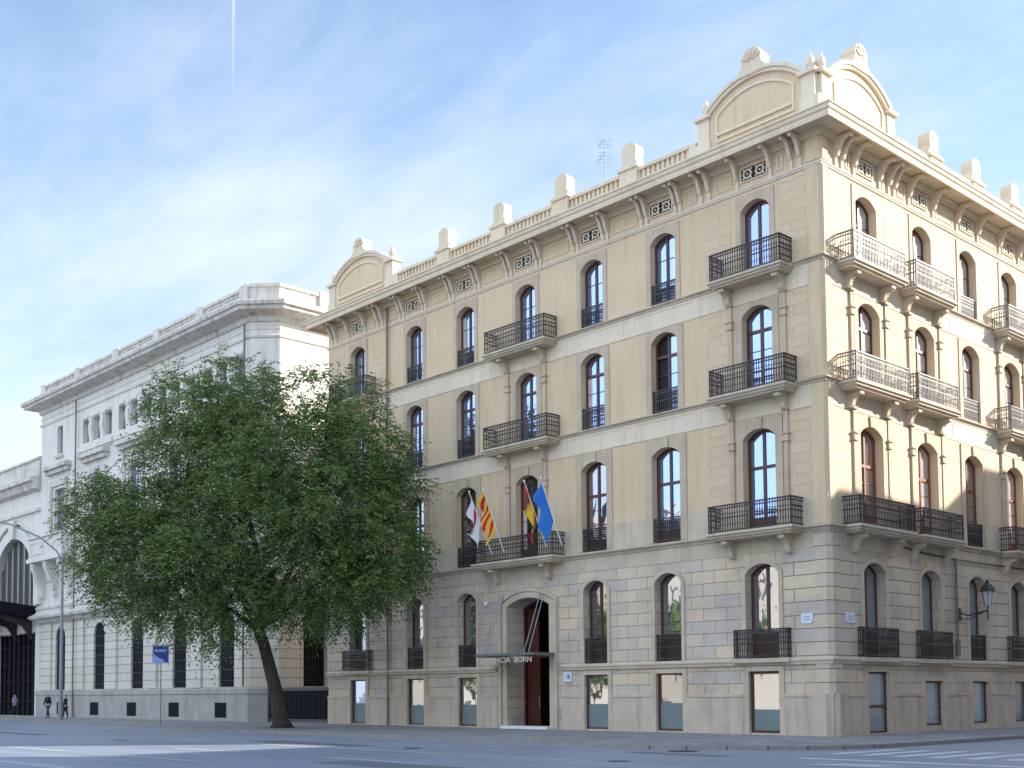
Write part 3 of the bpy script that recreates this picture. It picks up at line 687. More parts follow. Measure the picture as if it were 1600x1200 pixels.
# frieze: brackets, vents and sunk panels ---------------------------------
def cbr(fr, u):
    k = MB(); z1 = 23.50
    prof = [(0, z1), (.80, z1), (.82, z1-.07), (.78, z1-.17), (.70, z1-.17), (.64, z1-.10), (.46, z1-.17), (.33, z1-.36), (.25, z1-.58), (.17, z1-.76), (.09, z1-.82), (.08, z1-1.18), (0, z1-1.19)]
    sprism(k, fr, prof, u-.07, u+.07); k.build('cornice_bracket', 'trim', hotel)
BRK_L = [-.85, -1.25, -2.20, -3.80, -5.20, -5.62, -6.72, -6.98, -8.55, -8.85, -10.85, -11.12, -12.68, -12.98, -15.12, -15.40, -17.15, -17.45, -19.5, -19.8, -21.5, -21.8, -23.75, -24.02, -25.65, -25.95, -27.55, -27.95, -29.15, -30.75, -31.95, -32.4]
BRK_R = [1.05, 1.50, 2.40, 4.40, 5.15, 5.60, 6.85, 8.98, 11.2, 13.25, 15.5, 17.6, 19.7, 21.8, 23.2]
for u in BRK_L: cbr(HL, u)
for u in BRK_R: cbr(HR, u)
def vent(fr, uc, w_=1.18, zc=22.86, h=.52):
    k = MB(); quad(k, fr, uc-w_/2, uc+w_/2, zc-h/2, zc+h/2, .022); v_ = k.build('vent', 'dark', hotel)
    k = MB()
    for j in range(2):
        cu = uc-w_/4+j*w_/2; r0 = .21
        P_ = lambda r: [(cu+r*math.cos(t), zc+r*math.sin(t)) for t in [math.pi*q/8 for q in range(16)]]
        ring(k, fr, P_(r0), P_(r0-.075), .022, .06)
        for a in (.785, 2.356, 3.927, 5.498):
            x0, z0 = cu+.20*math.cos(a), zc+.20*math.sin(a); x1, z1 = cu+.30*math.cos(a), zc+.30*math.sin(a); tx, tz = -math.sin(a)*.035, math.cos(a)*.035
            fprism(k, fr, [(x0+tx, z0+tz), (x0-tx, z0-tz), (x1-tx, z1-tz), (x1+tx, z1+tz)], .024, .058)
        fbox(k, fr, cu-.04, cu+.04, zc-.04, zc+.04, .022, .06)
        fbox(k, fr, cu-.23, cu-.16, zc-.035, zc+.035, .022, .055); fbox(k, fr, cu+.16, cu+.23, zc-.035, zc+.035, .022, .055)
    ring(k, fr, [(uc-w_/2-.06, zc-h/2-.05), (uc+w_/2+.06, zc-h/2-.05), (uc+w_/2+.06, zc+h/2+.05), (uc-w_/2-.06, zc+h/2+.05)], [(uc-w_/2, zc-h/2), (uc+w_/2, zc-h/2), (uc+w_/2, zc+h/2), (uc-w_/2, zc+h/2)], 0, .062)
    k.build('lattice', 'trim', v_)
for c in [-3.0, -7.77, -11.87, -16.27, -20.65, -24.83, -29.95]: vent(HL, c)
for c in [3.25, 7.8, 12.2, 16.5, 20.75]: vent(HR, c)
for fr, xs in ((HL, [(-1.55, -2.0), (-4.0, -4.95), (-5.82, -6.55), (-9.05, -10.65), (-13.2, -14.9), (-17.7, -19.3), (-22.0, -23.5), (-26.2, -27.2), (-28.2, -28.9), (-30.95, -31.75)]), (HR, [(4.6, 4.95), (1.75, 2.15), (5.85, 6.65), (9.2, 11.0), (13.5, 15.3), (17.9, 19.5)])):
    for a, b in xs:
        a, b = min(a, b)+.08, max(a, b)-.08
        fp = MB(); ring(fp, fr, [(a, 22.52), (b, 22.52), (b, 23.16), (a, 23.16)], [(a+.07, 22.59), (b-.07, 22.59), (b-.07, 23.09), (a+.07, 23.09)], 0, .035); fp.build('frieze_panel', 'cornice_stucco', hotel)

# parapet ---------------------------------------------------------------
def silhouette(mb, fr, poly, d0, d1): fprism(mb, fr, poly, d0, d1, True)
def merlon(fr, u, dbase=-.05):
    k = MB(); fbox(k, fr, u-.50, u+.50, 24.2, 25.16, -.62, .10); fbox(k, fr, u-.58, u+.58, 25.16, 25.30, -.70, .18)
    P_ = [(u-.52, 25.30), (u+.52, 25.30), (u+.50, 25.42), (u+.40, 25.52), (u+.36, 25.70), (u+.40, 25.95), (u+.40, 26.12)]
    for i in range(1, 8): t = math.pi*i/8; P_.append((u+.40*math.cos(t), 26.12+.30*math.sin(t)))
    P_ += [(u-.40, 26.12), (u-.40, 25.95), (u-.36, 25.70), (u-.40, 25.52), (u-.50, 25.42)]
    silhouette(k, fr, P_, -.52, .02); k.build('parapet_merlon', 'cornice_stucco', hotel)
ML = [-9.55, -13.75, -18.05, -22.3]; MR = [9.35, 13.45, 17.55, 21.6]
for u in ML: merlon(HL, u)
for u in MR: merlon(HR, u)
def parapet(fr, a, b):
    k = MB(); fbox(k, fr, a, b, 24.2, 24.62, -.40, -.02); fbox(k, fr, a, b, 24.98, 25.13, -.46, .04); fbox(k, fr, a, b, 24.62, 24.98, -.40, -.13)
    n_ = round((b-a)/.27)
    for i in range(n_):
        u = a+(b-a)*(i+.5)/n_; fbox(k, fr, u-.065, u+.065, 24.62, 24.98, -.13, -.04)
    return k
pr_ = parapet(HL, -26.2, -6.2); pr_.build('parapet', 'cornice_stucco', hotel)
pr_ = parapet(HR, 6.4, YR); pr_.build('parapet', 'cornice_stucco', hotel)
def finial(fr, u, z, s=1.0):
    k = MB(); c = fr.p(u, z, -.22); fbox(k, fr, u-.26*s, u+.26*s, z, z+.10*s, -.22-.26*s, -.22+.26*s)
    lathe(k, (c[0], c[1], z+.10*s), [(0, 0), (.20*s, 0), (.13*s, .10*s), (.22*s, .24*s), (.24*s, .40*s), (.17*s, .60*s), (.07*s, .76*s), (.06*s, .84*s), (0, .88*s)], 10)
    k.build('finial', 'trim', hotel, False, True)
def pediment(fr, u0, u1, top, acr=True, fin=(True, True)):
    """segmental attic gable between u0 and u1 with side piers, inner moulded lunette and crest"""
    uc = (u0+u1)/2; w_ = (u1-u0); sh = 26.06; o = OP(uc, w_, 24.2, sh, top)
    body = outline(OP(uc, w_-.30, 24.2, sh-.1, top-.16), 0, 16)
    k = MB(); fprism(k, fr, body, -.50, -.06, True); k.build('pediment_wall', 'stucco', hotel)
    k = MB()
    e_ = outline(o, 0, 16)[2:]; i_ = outline(o, .30, 16)[2:]
    for a, b in zip(range(16), range(1, 17)):
        A, B, C_, D_ = e_[a], e_[b], i_[b], i_[a]
        fprism(k, fr, [D_, A, B, C_], -.58, .06, True)
        m1 = [((A[0]+D_[0])/2, (A[1]+D_[1])/2), ((B[0]+C_[0])/2, (B[1]+C_[1])/2)]
        fprism(k, fr, [m1[0], A, B, m1[1]], .05, .13, False)
    li = OP(uc, w_-1.30, 24.72, 25.84, top-.60)
    e_ = outline(li, 0, 16); i_ = outline(li, .09, 16); ring(k, fr, e_, i_, -.06, .0)
    fbox(k, fr, uc-w_/2+.72, uc+w_/2-.72, 24.98, 25.10, -.06, .03)
    for s in (-1, 1):
        pu = uc+s*(w_/2-.02)
        fbox(k, fr, pu-.36, pu+.36, 24.2, 24.92, -.60, .05); fbox(k, fr, pu-.30, pu+.30, 24.92, 25.93, -.58, 0); fbox(k, fr, pu-.40, pu+.40, 25.93, 26.08, -.68, .135)
    k.build('pediment_moulding', 'trim', hotel)
    for s, f_ in zip((-1, 1), fin):
        if f_: finial(fr, uc+s*(w_/2-.02), 26.08, .85)
    if acr:                                               # scroll-backed palmette crest
        k = MB(); z = top-.10
        P_ = [(uc-.75, z-.12), (uc+.75, z-.12), (uc+.62, z+.12), (uc+.50, z+.22)]
        for i in range(0, 11):
            t = -.15+(math.pi+.3)*i/10; r = .47+(.035 if i % 2 else -.02); P_.append((uc+r*math.cos(t), z+.52+.46*math.sin(t)*1.0))
        P_ += [(uc-.50, z+.22), (uc-.62, z+.12)]
        fprism(k, fr, P_, -.52, .12, True)
        for i in range(5):
            t = math.pi*(i+.5)/5; r0, r1 = .10, .40
            a = (uc+r0*math.cos(t), z+.42+r0*math.sin(t)); b = (uc+r1*math.cos(t), z+.50+r1*math.sin(t)); tx, tz = -math.sin(t)*.05, math.cos(t)*.05
            fprism(k, fr, [(a[0]-tx*.4, a[1]-tz*.4), (b[0]-tx, b[1]-tz), (b[0]+tx, b[1]+tz), (a[0]+tx*.4, a[1]+tz*.4)], .12, .17)
        k.build('crest', 'cornice_stucco', hotel)
pediment(HL, -5.5, -.45, 27.15); pediment(HR, .55, 5.65, 27.15)
pediment(HL, -32.5, -26.95, 27.20)
k = MB(); fbox(k, HL, -.85, .02, 24.2, 25.0, -.5, .02); fbox(k, HR, .025, .85, 24.2, 24.99, -.5, .015); cornk = k.build('corner_block', 'trim', hotel)
for fr, a, b in ((HL, -6.22, -5.86), (HR, 6.02, 6.42), (HL, -26.6, -26.18)): k = MB(); fbox(k, fr, a, b, 24.2, 25.12, -.45, .03); k.build('parapet_pier', 'trim', hotel)

# entrance --------------------------------------------------------------
k = MB(); a = door['uc']-1.45
fbox(k, HL, a, a+.14, 0, 5.95, -1.30, -1.1); fbox(k, HL, -14.89, -14.75, 0, 5.95, -1.30, -1.1)
ring(k, HL, outline(door, 0), outline(door, .14), -1.3, -1.12); fbox(k, HL, a+.1, -14.85, 3.45, 3.65, -1.3, -1.08)
fr_ = k.build('entrance_door', 'door_wood', hotel)
k = MB(); fbox(k, HL, a+.14, a+1.02, .02, 3.45, -1.27, -1.18)
for z0, z1 in ((.2, 1.0), (1.15, 2.2), (2.35, 3.3)): fbox(k, HL, a+.28, a+.88, z0, z1, -1.18, -1.15)
fbox(k, HL, a+.14, a+.95, 3.66, 5.9, -1.26, -1.19); k.build('door_leaf', 'door_wood', fr_)
k = MB(); quad(k, HL, -15.5, -14.9, .1, 3.4, -1.25); k.build('glazing', 'glass_dark', fr_)
k = MB(); cyl(k, HL.p(-16.55, 1.0, -1.05), HL.p(-16.55, 1.6, -1.05), .02); k.build('handle', 'galvanised', fr_)
k = MB(); fbox(k, HL, -17.75, -14.65, 0.001, .14, -.1, .45); k.build('doorstep', 'white_paint', hotel)
k = MB(); fbox(k, HL, -18.35, -14.35, 3.52, 3.57, .0, 1.55); fbox(k, HL, -18.37, -14.33, 3.48, 3.60, 1.5, 1.56)
fbox(k, HL, -18.37, -18.31, 3.46, 3.60, 0, 1.5); fbox(k, HL, -14.39, -14.33, 3.46, 3.60, 0, 1.5)
can = k.build('entrance_canopy', 'canopy_metal', hotel)
for x0, x1 in ((-17.95, -17.9), (-17.7, -17.68), (-15.1, -15.15), (-14.8, -14.9)):
    k = MB(); cyl(k, HL.p(x0, 3.56, 1.45), HL.p(x1-.1, 6.55, .12), .022, n=6); k.build('stay_rod', 'galvanised', can)
def text(body, size, mtx, mat, parent, name='lettering', ext=.015, width=None):
    cu = bpy.data.curves.new('t', 'FONT'); cu.body = body; cu.size = size; cu.extrude = ext; cu.align_x = 'CENTER'
    o = bpy.data.objects.new('t', cu); C.objects.link(o); bpy.context.view_layer.update()
    me = bpy.data.meshes.new_from_object(o.evaluated_get(bpy.context.evaluated_depsgraph_get())); bpy.data.objects.remove(o)
    if width:
        xs = [v.co.x for v in me.vertices]; s = width/(max(xs)-min(xs))
        for v in me.vertices: v.co.x *= s
    me.materials.clear(); me.materials.append(MATS[mat]); ob = bpy.data.objects.new(name, me); C.objects.link(ob); ob.matrix_world = mtx
    ob.parent = parent; return ob
def face_mtx(fr, u, z, d):
    x = Vector((*fr.ud, 0)); n_ = Vector((*fr.nd, 0)); m = Matrix((x, Vector((0, 0, 1)), n_)).transposed().to_4x4(); m.translation = Vector(fr.p(u, z, d)); return m
text('RESIDENCIA  BORN', .36, face_mtx(HL, -16.35, 3.16, 1.56), 'letter', can, width=3.75)
# chimney-like roof stair block far back
# ------------------------------------------------------------------ wall-mounted things
ant = empty('roof_antenna', 'thin metal television antenna on the hotel roof behind the parapet', 'antenna', (-13.6, 3, 24.2))
k = MB(); cyl(k, (0, 0, 0), (0, 0, 4.7), .022, n=6); k.build('mast', 'galvanised', ant)
k = MB()
for z, L_ in ((4.6, .45), (3.9, .65)):
    cyl(k, (-L_*.66-.2, L_*.7-.3, z), (L_*.66, -L_*.7, z), .012, n=4)
    for q in range(4): s = (q/3-.5)*1.8*L_; cyl(k, (s*.66-.25, -s*.7-.22, z), (s*.66+.25, -s*.7+.22, z), .008, n=4)
k.build('aerial', 'galvanised', ant)
for fr, u, z, w_, h_, lab, rnd in ((HL, -1.0, 4.52, .52, .40, 'small pale enamel street name plate left of the hotel corner', True), (HR, 1.32, 4.55, .66, .40, 'small square enamel plate right of the hotel corner', False)):
    e_ = empty('street_plate', lab, 'street sign', fr.p(u, z, .03), 'enamel plates at the hotel corner')
    x0, y0, z0 = e_.location; F2 = Fr((fr.o[0]-x0, fr.o[1]-y0), fr.ud, fr.nd)
    k = MB(); P_ = [(u-w_/2, -h_/2), (u+w_/2, -h_/2), (u+w_/2, h_/2), (u-w_/2, h_/2)] if not rnd else [(u-w_/2+.08, -h_/2), (u+w_/2-.08, -h_/2), (u+w_/2, -h_/2+.1), (u+w_/2, h_/2), (u-w_/2, h_/2), (u-w_/2, -h_/2+.1)]
    fprism(k, F2, P_, .02, .05, True); k.build('plate', 'enamel', e_)
    k = MB(); 
    for q in range(2): fbox(k, F2, u-w_*.28, u+w_*.28, -.05+q*.10-.02, -.05+q*.10+.02, .05, .053)
    k.build('inscription', 'enamel_ink', e_)
e_ = empty('plaque', 'small white and teal plaque at the right of the hotel doorway', 'plaque', (-13.62, -.03, 2.45))
k = MB(); wbox(k, -.26, .26, -.04, 0.02, -.24, .24); k.build('plate', 'enamel', e_)
k = MB(); wbox(k, -.02, .16, -.045, -.0405, -.10, .12); k.build('emblem', 'glass_teal', e_)
e_ = empty('alarm_box', 'small white round fitting on the ashlar left of the doorway', 'alarm box', (-19.1, -.02, 6.2))
k = MB(); cyl(k, (0, 0.01, 0), (0, -.12, 0), .11, n=12); k.build('housing', 'white_paint', e_)
lan = empty('wall_lantern', 'dark iron street lantern on a scrolled bracket fixed to the right facade', 'lantern', HR.p(10.32, 5.0, 0))
k = MB(); wbox(k, .014, .12, -.1, .1, -.25, .32)
tube(k, [(.05, 0, .12), (.35, .25, -.02), (.75, .55, .12), (1.0, .72, .18)], [.035]*4, 6); tube(k, [(.05, 0, -.15), (.4, .28, -.18), (.7, .5, .05), (.9, .66, .15)], [.022]*4, 6)
cyl(k, (1.0, .72, -.22), (1.0, .72, .45), .035); k.build('bracket', 'iron', lan)
k = MB(); lathe(k, (1.0, .72, .42), [(0, 0), (.13, 0), (.25, .62), (0, .62)], 6); k.build('lantern_glass', 'lantern_glass', lan)
k = MB(); lathe(k, (1.0, .72, 1.03), [(0, 0), (.36, 0), (.34, .06), (.22, .25), (.10, .34), (.09, .42), (.04, .50), (0, .52)], 6)
for q in range(6):
    t = math.pi*q/3; cyl(k, (1+.13*math.cos(t), .72+.13*math.sin(t), .42-1.03+1.03), (1+.25*math.cos(t), .72+.25*math.sin(t), 1.04), .014, n=4)
k.build('lantern_cap', 'iron', lan)

# flags -----------------------------------------------------------------
def flag(x0, tip, mat, label, L_, drop, pa, pb, seed):
    e_ = empty('flag', label, 'flag', (x0, -.87, 9.2), 'flags on the balcony over the entrance')
    b = Vector((0, 0, -.7)); t = Vector(tip)-Vector((x0, -.87, 9.2)); k = MB(); cyl(k, b, t, .028, .02, 8)
    lathe(k, (t.x, t.y, t.z), [(0, -.03), (.05, 0), (.05, .06), (0, .1)], 8); k.build('pole', 'white_paint', e_)
    d = (t-b).normalized(); rnd = random.Random(seed); k = MB(); nu, nv = 14, 10
    # cloth: hoist edge along the pole from pa to pb (fractions), fly end hangs down and gathers in folds
    def P_(i, j):
        s = i/nu; q = j/nv                                # s down the drop, q along the hoist
        hoist = b+(t-b)*(pb+(pa-pb)*q)
        sq = 1-.30*s
        c_ = b+(t-b)*(pb+(pa-pb)*.62)
        x = hoist.x*sq+c_.x*(1-sq); y = hoist.y*sq+c_.y*(1-sq)
        z = hoist.z*(1-s)+(t.z-.1-drop*(.55+.45*(1-q)))*s if False else hoist.z-drop*s*(.60+.40*q)
        wv = .13*s**.5*math.sin(q*11+seed+s*2.6)+.04*s*math.sin(q*23+seed)
        return (x+wv*.8+L_*s, y+wv*.6, z)
    for i in range(nu):
        for j in range(nv):
            k.face([P_(i, j), P_(i+1, j), P_(i+1, j+1), P_(i, j+1)], [(i/nu, j/nv), ((i+1)/nu, j/nv), ((i+1)/nu, (j+1)/nv), (i/nu, (j+1)/nv)])
    k.build('cloth', mat, e_, True, True)
flag(-17.81, (-18.05, -2.15, 11.45), 'flag_cross', 'white and red city flag hanging low on the leftmost balcony pole', -.28, 1.15, .50, .96, 1)
flag(-16.95, (-17.0, -2.2, 11.45), 'flag_striped', 'yellow and red striped flag on the second balcony pole from left', -.50, .95, .42, .98, 3)
flag(-14.11, (-14.2, -2.2, 11.42), 'flag_tricolour', 'red and yellow flag hanging straight beside the blue flag', -.10, 1.25, .45, .98, 5)
flag(-13.13, (-13.2, -2.15, 11.45), 'flag_blue_cloth', 'plain blue flag at the right end of the entrance balcony', -.55, 1.1, .38, .98, 8)

# ------------------------------------------------------------------ white building on the left
wb = empty('station_wing', 'large white neoclassical building with a flat parapet behind the tree', 'building', (-58, 0, 0))
def P0(o):                           # re-parent without moving
    o.matrix_parent_inverse = Matrix.Translation((58, 0, 0)); return o
def wbuild(mb, name, mat, parent=None, **k):
    o = mb.build(name, mat, parent or wb, **k)
    if parent is None: P0(o)
    return o
S1 = Fr((-41.57, 0), (.7071, .7071), (.7071, -.7071)); SS = Fr((-40.2, 0), (0, 1), (1, 0))
CHL = 1.94; XA, XB = -75.6, -41.57
lowM, upM = MB(), MB()
AR = [-71.1, -63.72, -57.25, -50.8, -44.4]
arch = [OP(c, 1.95, 2.25, 6.55, 7.5) for c in AR]
wall_row(lowM, HL, XA, XB, 2.2, 8.0, arch, depth=.24, n=12)
sarch = [OP(4.2, 1.9, 2.25, 6.6, 7.5), OP(9.5, 1.9, 2.25, 6.6, 7.5), OP(15, 1.9, 2.25, 6.6, 7.5)]
wall_row(lowM, S1, 0, CHL, 2.2, 8.0, []); wall_row(lowM, SS, 1.37, 20, 2.2, 8.0, sarch, depth=.5)
grp = [-64.55, -58.05, -51.5, -45.0]
trip = [OP(c+k, 1.25, 22.15, 24.02, 24.02) for c in grp for k in (-2.02, 0, 2.02)]
trip = [o for o in trip if o['uc'] < -42.9]
small = [OP(-71.7, 1.05, 22.08, 24.45, 24.45)]
mids = [OP(c, 2.0, 15.2, 19.15, 19.15) for c in (-71.7, -64.55, -58.05, -51.5, -45.0)]
wall_row(upM, HL, XA, XB, 8.0, 14.5, [OP(c, 1.9, 9.8, 13.6, 13.6) for c in (-64.55, -58.05, -51.5, -45.0)], depth=.35)
wall_row(upM, HL, XA, XB, 14.5, 21.4, mids, depth=.35); wall_row(upM, HL, XA, XB, 21.4, 27.0, trip+small, depth=.45)
sm = [OP(5, 1.3, 15.2, 19.1, 19.1), OP(11, 1.3, 15.2, 19.1, 19.1)]
for fr, a, b, ops in ((S1, 0, CHL, []), (SS, 1.37, 20, sm)):
    wall_row(upM, fr, a, b, 8.0, 14.5, []); wall_row(upM, fr, a, b, 14.5, 21.4, ops); wall_row(upM, fr, a, b, 21.4, 27.0, [])
upM.face([(XA, 0, 0), (XA, 20, 0), (XA, 20, 27), (XA, 0, 27)]); upM.face([(XA, 20, 0), (-40.2, 20, 0), (-40.2, 20, 27), (XA, 20, 27)])
wbuild(lowM, 'lower_wall', 'white_rustic'); wbuild(upM, 'upper_wall', 'white_render')
def wpath(d): pass
WP = [lambda d: (XA-max(d, 0), 3.0), lambda d: (XA-max(d, 0), -d), lambda d: (XB+d*.4142, -d), lambda d: (-40.2+d, 1.37-d*.4142), lambda d: (-40.2+d, 20)]
def wmould(name, prof, mat='white_render'):
    k = MB(); sweep(k, prof, WP); wbuild(k, name, mat)
wmould('cornice', [(0, 26.0), (.15, 26.05), (.2, 26.35), (.8, 26.5), (1.15, 26.55), (1.2, 26.75), (1.35, 26.8), (1.4, 27.0), (1.35, 27.12), (.4, 27.45), (0, 27.45)], 'white_weathered')
wmould('parapet', [(-.5, 27.2), (-.05, 27.2), (-.05, 27.6), (-.12, 27.62), (-.12, 28.35), (0, 28.4), (0, 28.6), (-.5, 28.6)], 'white_weathered')
wmould('moulding', [(0, 24.95), (.1, 25.0), (.14, 25.12), (.02, 25.22), (0, 25.22)])
wmould('moulding', [(0, 25.5), (.06, 25.54), (.06, 25.62), (0, 25.66)])
wmould('string_course', [(0, 7.85), (.2, 7.95), (.35, 8.15), (.7, 8.3), (.75, 8.5), (.3, 8.75), (.15, 9.0), (.25, 9.15), (.25, 9.3), (0, 9.35)], 'white_weathered')
wmould('base', [(0, -.02), (.14, -.02), (.14, 1.75), (.20, 1.80), (.20, 2.12), (.10, 2.2), (0, 2.2)], 'grey_base')
for c in (-75.3, -68.3, -61.3, -54.6, -48.2, -42.4): k = MB(); fbox(k, HL, c-.5, c+.5, 27.45, 28.68, -.3, .08); wbuild(k, 'parapet_pier', 'white_weathered')
for a, b in ((-74.3, -69.2), (-67.3, -62.2), (-60.3, -55.6), (-53.6, -49.2), (-47.2, -43.4)):
    m_ = (a+b)/2
    for p, q in ((a, m_-.2), (m_+.2, b)): k = MB(); ring(k, HL, [(p, 27.7), (q, 27.7), (q, 28.3), (p, 28.3)], [(p+.12, 27.8), (q-.12, 27.8), (q-.12, 28.2), (p+.12, 28.2)], -.12, -.06); wbuild(k, 'parapet_panel', 'white_weathered')
for u in (5, 11, 17): k = MB(); fbox(k, SS, u-.5, u+.5, 27.45, 28.68, -.3, .08); wbuild(k, 'parapet_pier', 'white_weathered')
k = MB(); k.face([(XA, 0, 27.3), (XB, 0, 27.3), (-40.2, 1.37, 27.3), (-40.2, 20, 27.3), (XA, 20, 27.3)]); wbuild(k, 'roof', 'roof')
for fr, ops, gm, d_ in ((HL, trip, 'glass_mid', -.40), (HL, small, 'glass_mid', -.3), (HL, mids, 'glass_mid', -.3), (SS, sm, 'glass_mid', -.3)):
    for o in ops:
        k = MB(); ring(k, fr, outline(o), outline(o, .07), d_-.05, d_); fbox(k, fr, o['uc']-.04, o['uc']+.04, o['z0']+.07, o['zt']-.07, d_-.05, d_+.004); ww = wbuild(k, 'window', 'galvanised')
        k = MB(); quad(k, fr, o['uc']-o['w']/2+.04, o['uc']+o['w']/2-.04, o['z0']+.04, o['zt']-.04, d_-.04); P0(k.build('pane', gm, ww)) if False else k.build('pane', gm, ww)
for c in (-64.55, -58.05, -51.5, -45.0):
    o = OP(c, 1.9, 9.8, 13.6, 13.6); k = MB(); ring(k, HL, outline(o), outline(o, .1), -.35, -.3); fbox(k, HL, c-.05, c+.05, 9.9, 13.5, -.35, -.296); ww = wbuild(k, 'window', 'galvanised')
    k = MB(); quad(k, HL, c-.9, c+.9, 9.85, 13.55, -.34); k.build('pane', 'glass_dark', ww)
for fr, ops in ((HL, arch), (SS, sarch)):
    for o in ops:
        dd = .26 if fr is HL else 0
        k = MB(); k.face([fr.p(u, z, -.42+dd) for u, z in outline(o, 0)]); ww = wbuild(k, 'window', 'grille_dark')
        k = MB()
        for q in range(1, 8): u = o['uc']-o['w']/2+o['w']*q/8; fbox(k, fr, u-.012, u+.012, o['z0'], arc_z(u, o)-.02, -.40+dd, -.37+dd)
        for q in range(6): z = o['z0']+.4+q*.75; fbox(k, fr, o['uc']-o['w']/2, o['uc']+o['w']/2, z, z+.03, -.405+dd, -.375+dd)
        k.build('grille', 'iron', ww)
for c in (-64.55, -58.05, -51.5, -45.0):
    k = MB(); fbox(k, HL, c-3.1, c+3.05, 21.45, 21.85, 0, .22); fbox(k, HL, c-3.0, c+2.95, 21.3, 21.45, 0, .10)
    for q in (-1.01, 1.01): sprism(k, HL, [(0, 24.1), (.16, 24.1), (.10, 23.7), (.18, 23.2), (.08, 22.4), (.06, 21.95), (0, 21.95)], c+q-.30, c+q+.30)
    for q in (-2.02, 0, 2.02): fbox(k, HL, c+q-.5, c+q+.5, 24.1, 24.32, 0, .14)
    wbuild(k, 'window_mullions', 'white_render')
for c in (-71.7, -64.55, -58.05, -51.5, -45.0):
    k = MB(); hw = 2.35; z = 20.45; fbox(k, HL, c-hw+.15, c+hw-.15, z, z+.35, 0, .35); fbox(k, HL, c-hw, c+hw, z+.35, z+.62, 0, .62); fbox(k, HL, c-hw+.08, c+hw-.08, z+.62, z+.75, 0, .45)
    ring(k, HL, [(c-1.75, 15.0), (c+1.75, 15.0), (c+1.75, 19.9), (c-1.75, 19.9)], [(c-1.3, 15.0), (c+1.3, 15.0), (c+1.3, 19.4), (c-1.3, 19.4)], 0, .16); wbuild(k, 'window_hood', 'white_weathered')
k = MB(); fbox(k, HL, -72.45, -70.95, 21.75, 21.95, 0, .16)
wbuild(k, 'window_sill', 'white_weathered')
# projecting balcony box with scrolled corbels at the left end
k = MB(); fbox(k, HL, -75.4, -68.2, 13.0, 13.35, 0, 1.3); fbox(k, HL, -75.25, -68.35, 13.35, 15.0, 1.0, 1.15); fbox(k, HL, -75.25, -75.1, 13.35, 15.0, 0, 1.0); fbox(k, HL, -68.5, -68.35, 13.35, 15.0, 0, 1.0)
fbox(k, HL, -75.4, -68.2, 15.0, 15.15, .85, 1.3); ring(k, HL, [(-74.9, 13.6), (-72.2, 13.6), (-72.2, 14.8), (-74.9, 14.8)], [(-74.7, 13.8), (-72.4, 13.8), (-72.4, 14.6), (-74.7, 14.6)], 1.15, 1.2)
for c in (-74.6, -72.0, -69.2): sprism(k, HL, [(0, 12.99), (1.15, 12.99), (1.1, 12.5), (.75, 11.6), (.45, 10.9), (.3, 10.2), (0, 9.9)], c-.3, c+.3)
wbuild(k, 'balcony', 'white_render')
for c in (-73.3, -66.9, -61.0, -54.5, -48.1): k = MB(); fbox(k, HL, c-.55, c+.55, 2.2, 7.84, 0, .16); wbuild(k, 'pilaster', 'white_rustic')
for u in (-68.0, -41.9): k = MB(); cyl(k, HL.p(u, 2.25 if u > -50 else .05, .26), HL.p(u, 25.9, .26), .07); wbuild(k, 'drainpipe', 'pipe')
for c in (-70.6, -64.2, -57.8, -51.3, -44.9): k = MB(); fbox(k, HL, c-.75, c+.75, .22, 1.22, .1, .146); wbuild(k, 'basement_vent', 'grille_dark')

# ------------------------------------------------------------------ station hall at the far left
st = empty('station_hall', 'low white station hall with a great arched window at the left edge', 'building', (-84, 0, 0))
def sb(mb, name, mat, parent=None):
    o = mb.build(name, mat, parent or st)
    if parent is None: o.matrix_parent_inverse = Matrix.Translation((84, 0, 0))
    return o
k = MB(); AC = [-81.0, -93.6]
big = [OP(c, 9.2, 9.6, 11.2, 15.75) for c in AC]
wall_row(k, HL, -110, XA-.004, 8.0, 21.0, big, depth=.5, n=24); wall_row(k, HL, -110, XA-.004, 0, 8.0, [OP(-80.9, 9.0, 0.02, 7.3, 7.3), OP(-93.6, 9.0, 0.02, 7.3, 7.3)], depth=.6)
k.face([(-110, 0, 21), (XA, 0, 21), (XA, 20, 21), (-110, 20, 21)]); sb(k, 'wall', 'white_render')
k = MB()
for o in big: surround_band(k, HL, o, 1.0, .25, 24); surround_band(k, HL, OP(o['uc'], 11.8, 9.6, 11.2, 17.1), .18, .32, 24)
for c in AC: fprism(k, HL, [(c-.45, 15.7), (c+.45, 15.7), (c+.7, 17.4), (c-.7, 17.4)], .2, .55, True)
sprism(k, HL, [(0, 17.7), (.25, 17.75), (.3, 18.0), (0, 18.05)], -110, XA-.01)
sb(k, 'arch_moulding', 'white_render')
k = MB(); sprism(k, HL, [(0, 19.5), (.5, 19.7), (.7, 20.2), (1.0, 20.3), (1.0, 20.6), (0, 20.9)], -110, XA-.01); fbox(k, HL, -110, XA-.01, 20.9, 22.3, -.6, .1); sprism(k, HL, [(-.6, 22.3), (.25, 22.3), (.2, 22.5), (-.6, 22.5)], -110, XA-.01)
sb(k, 'cornice', 'white_weathered')
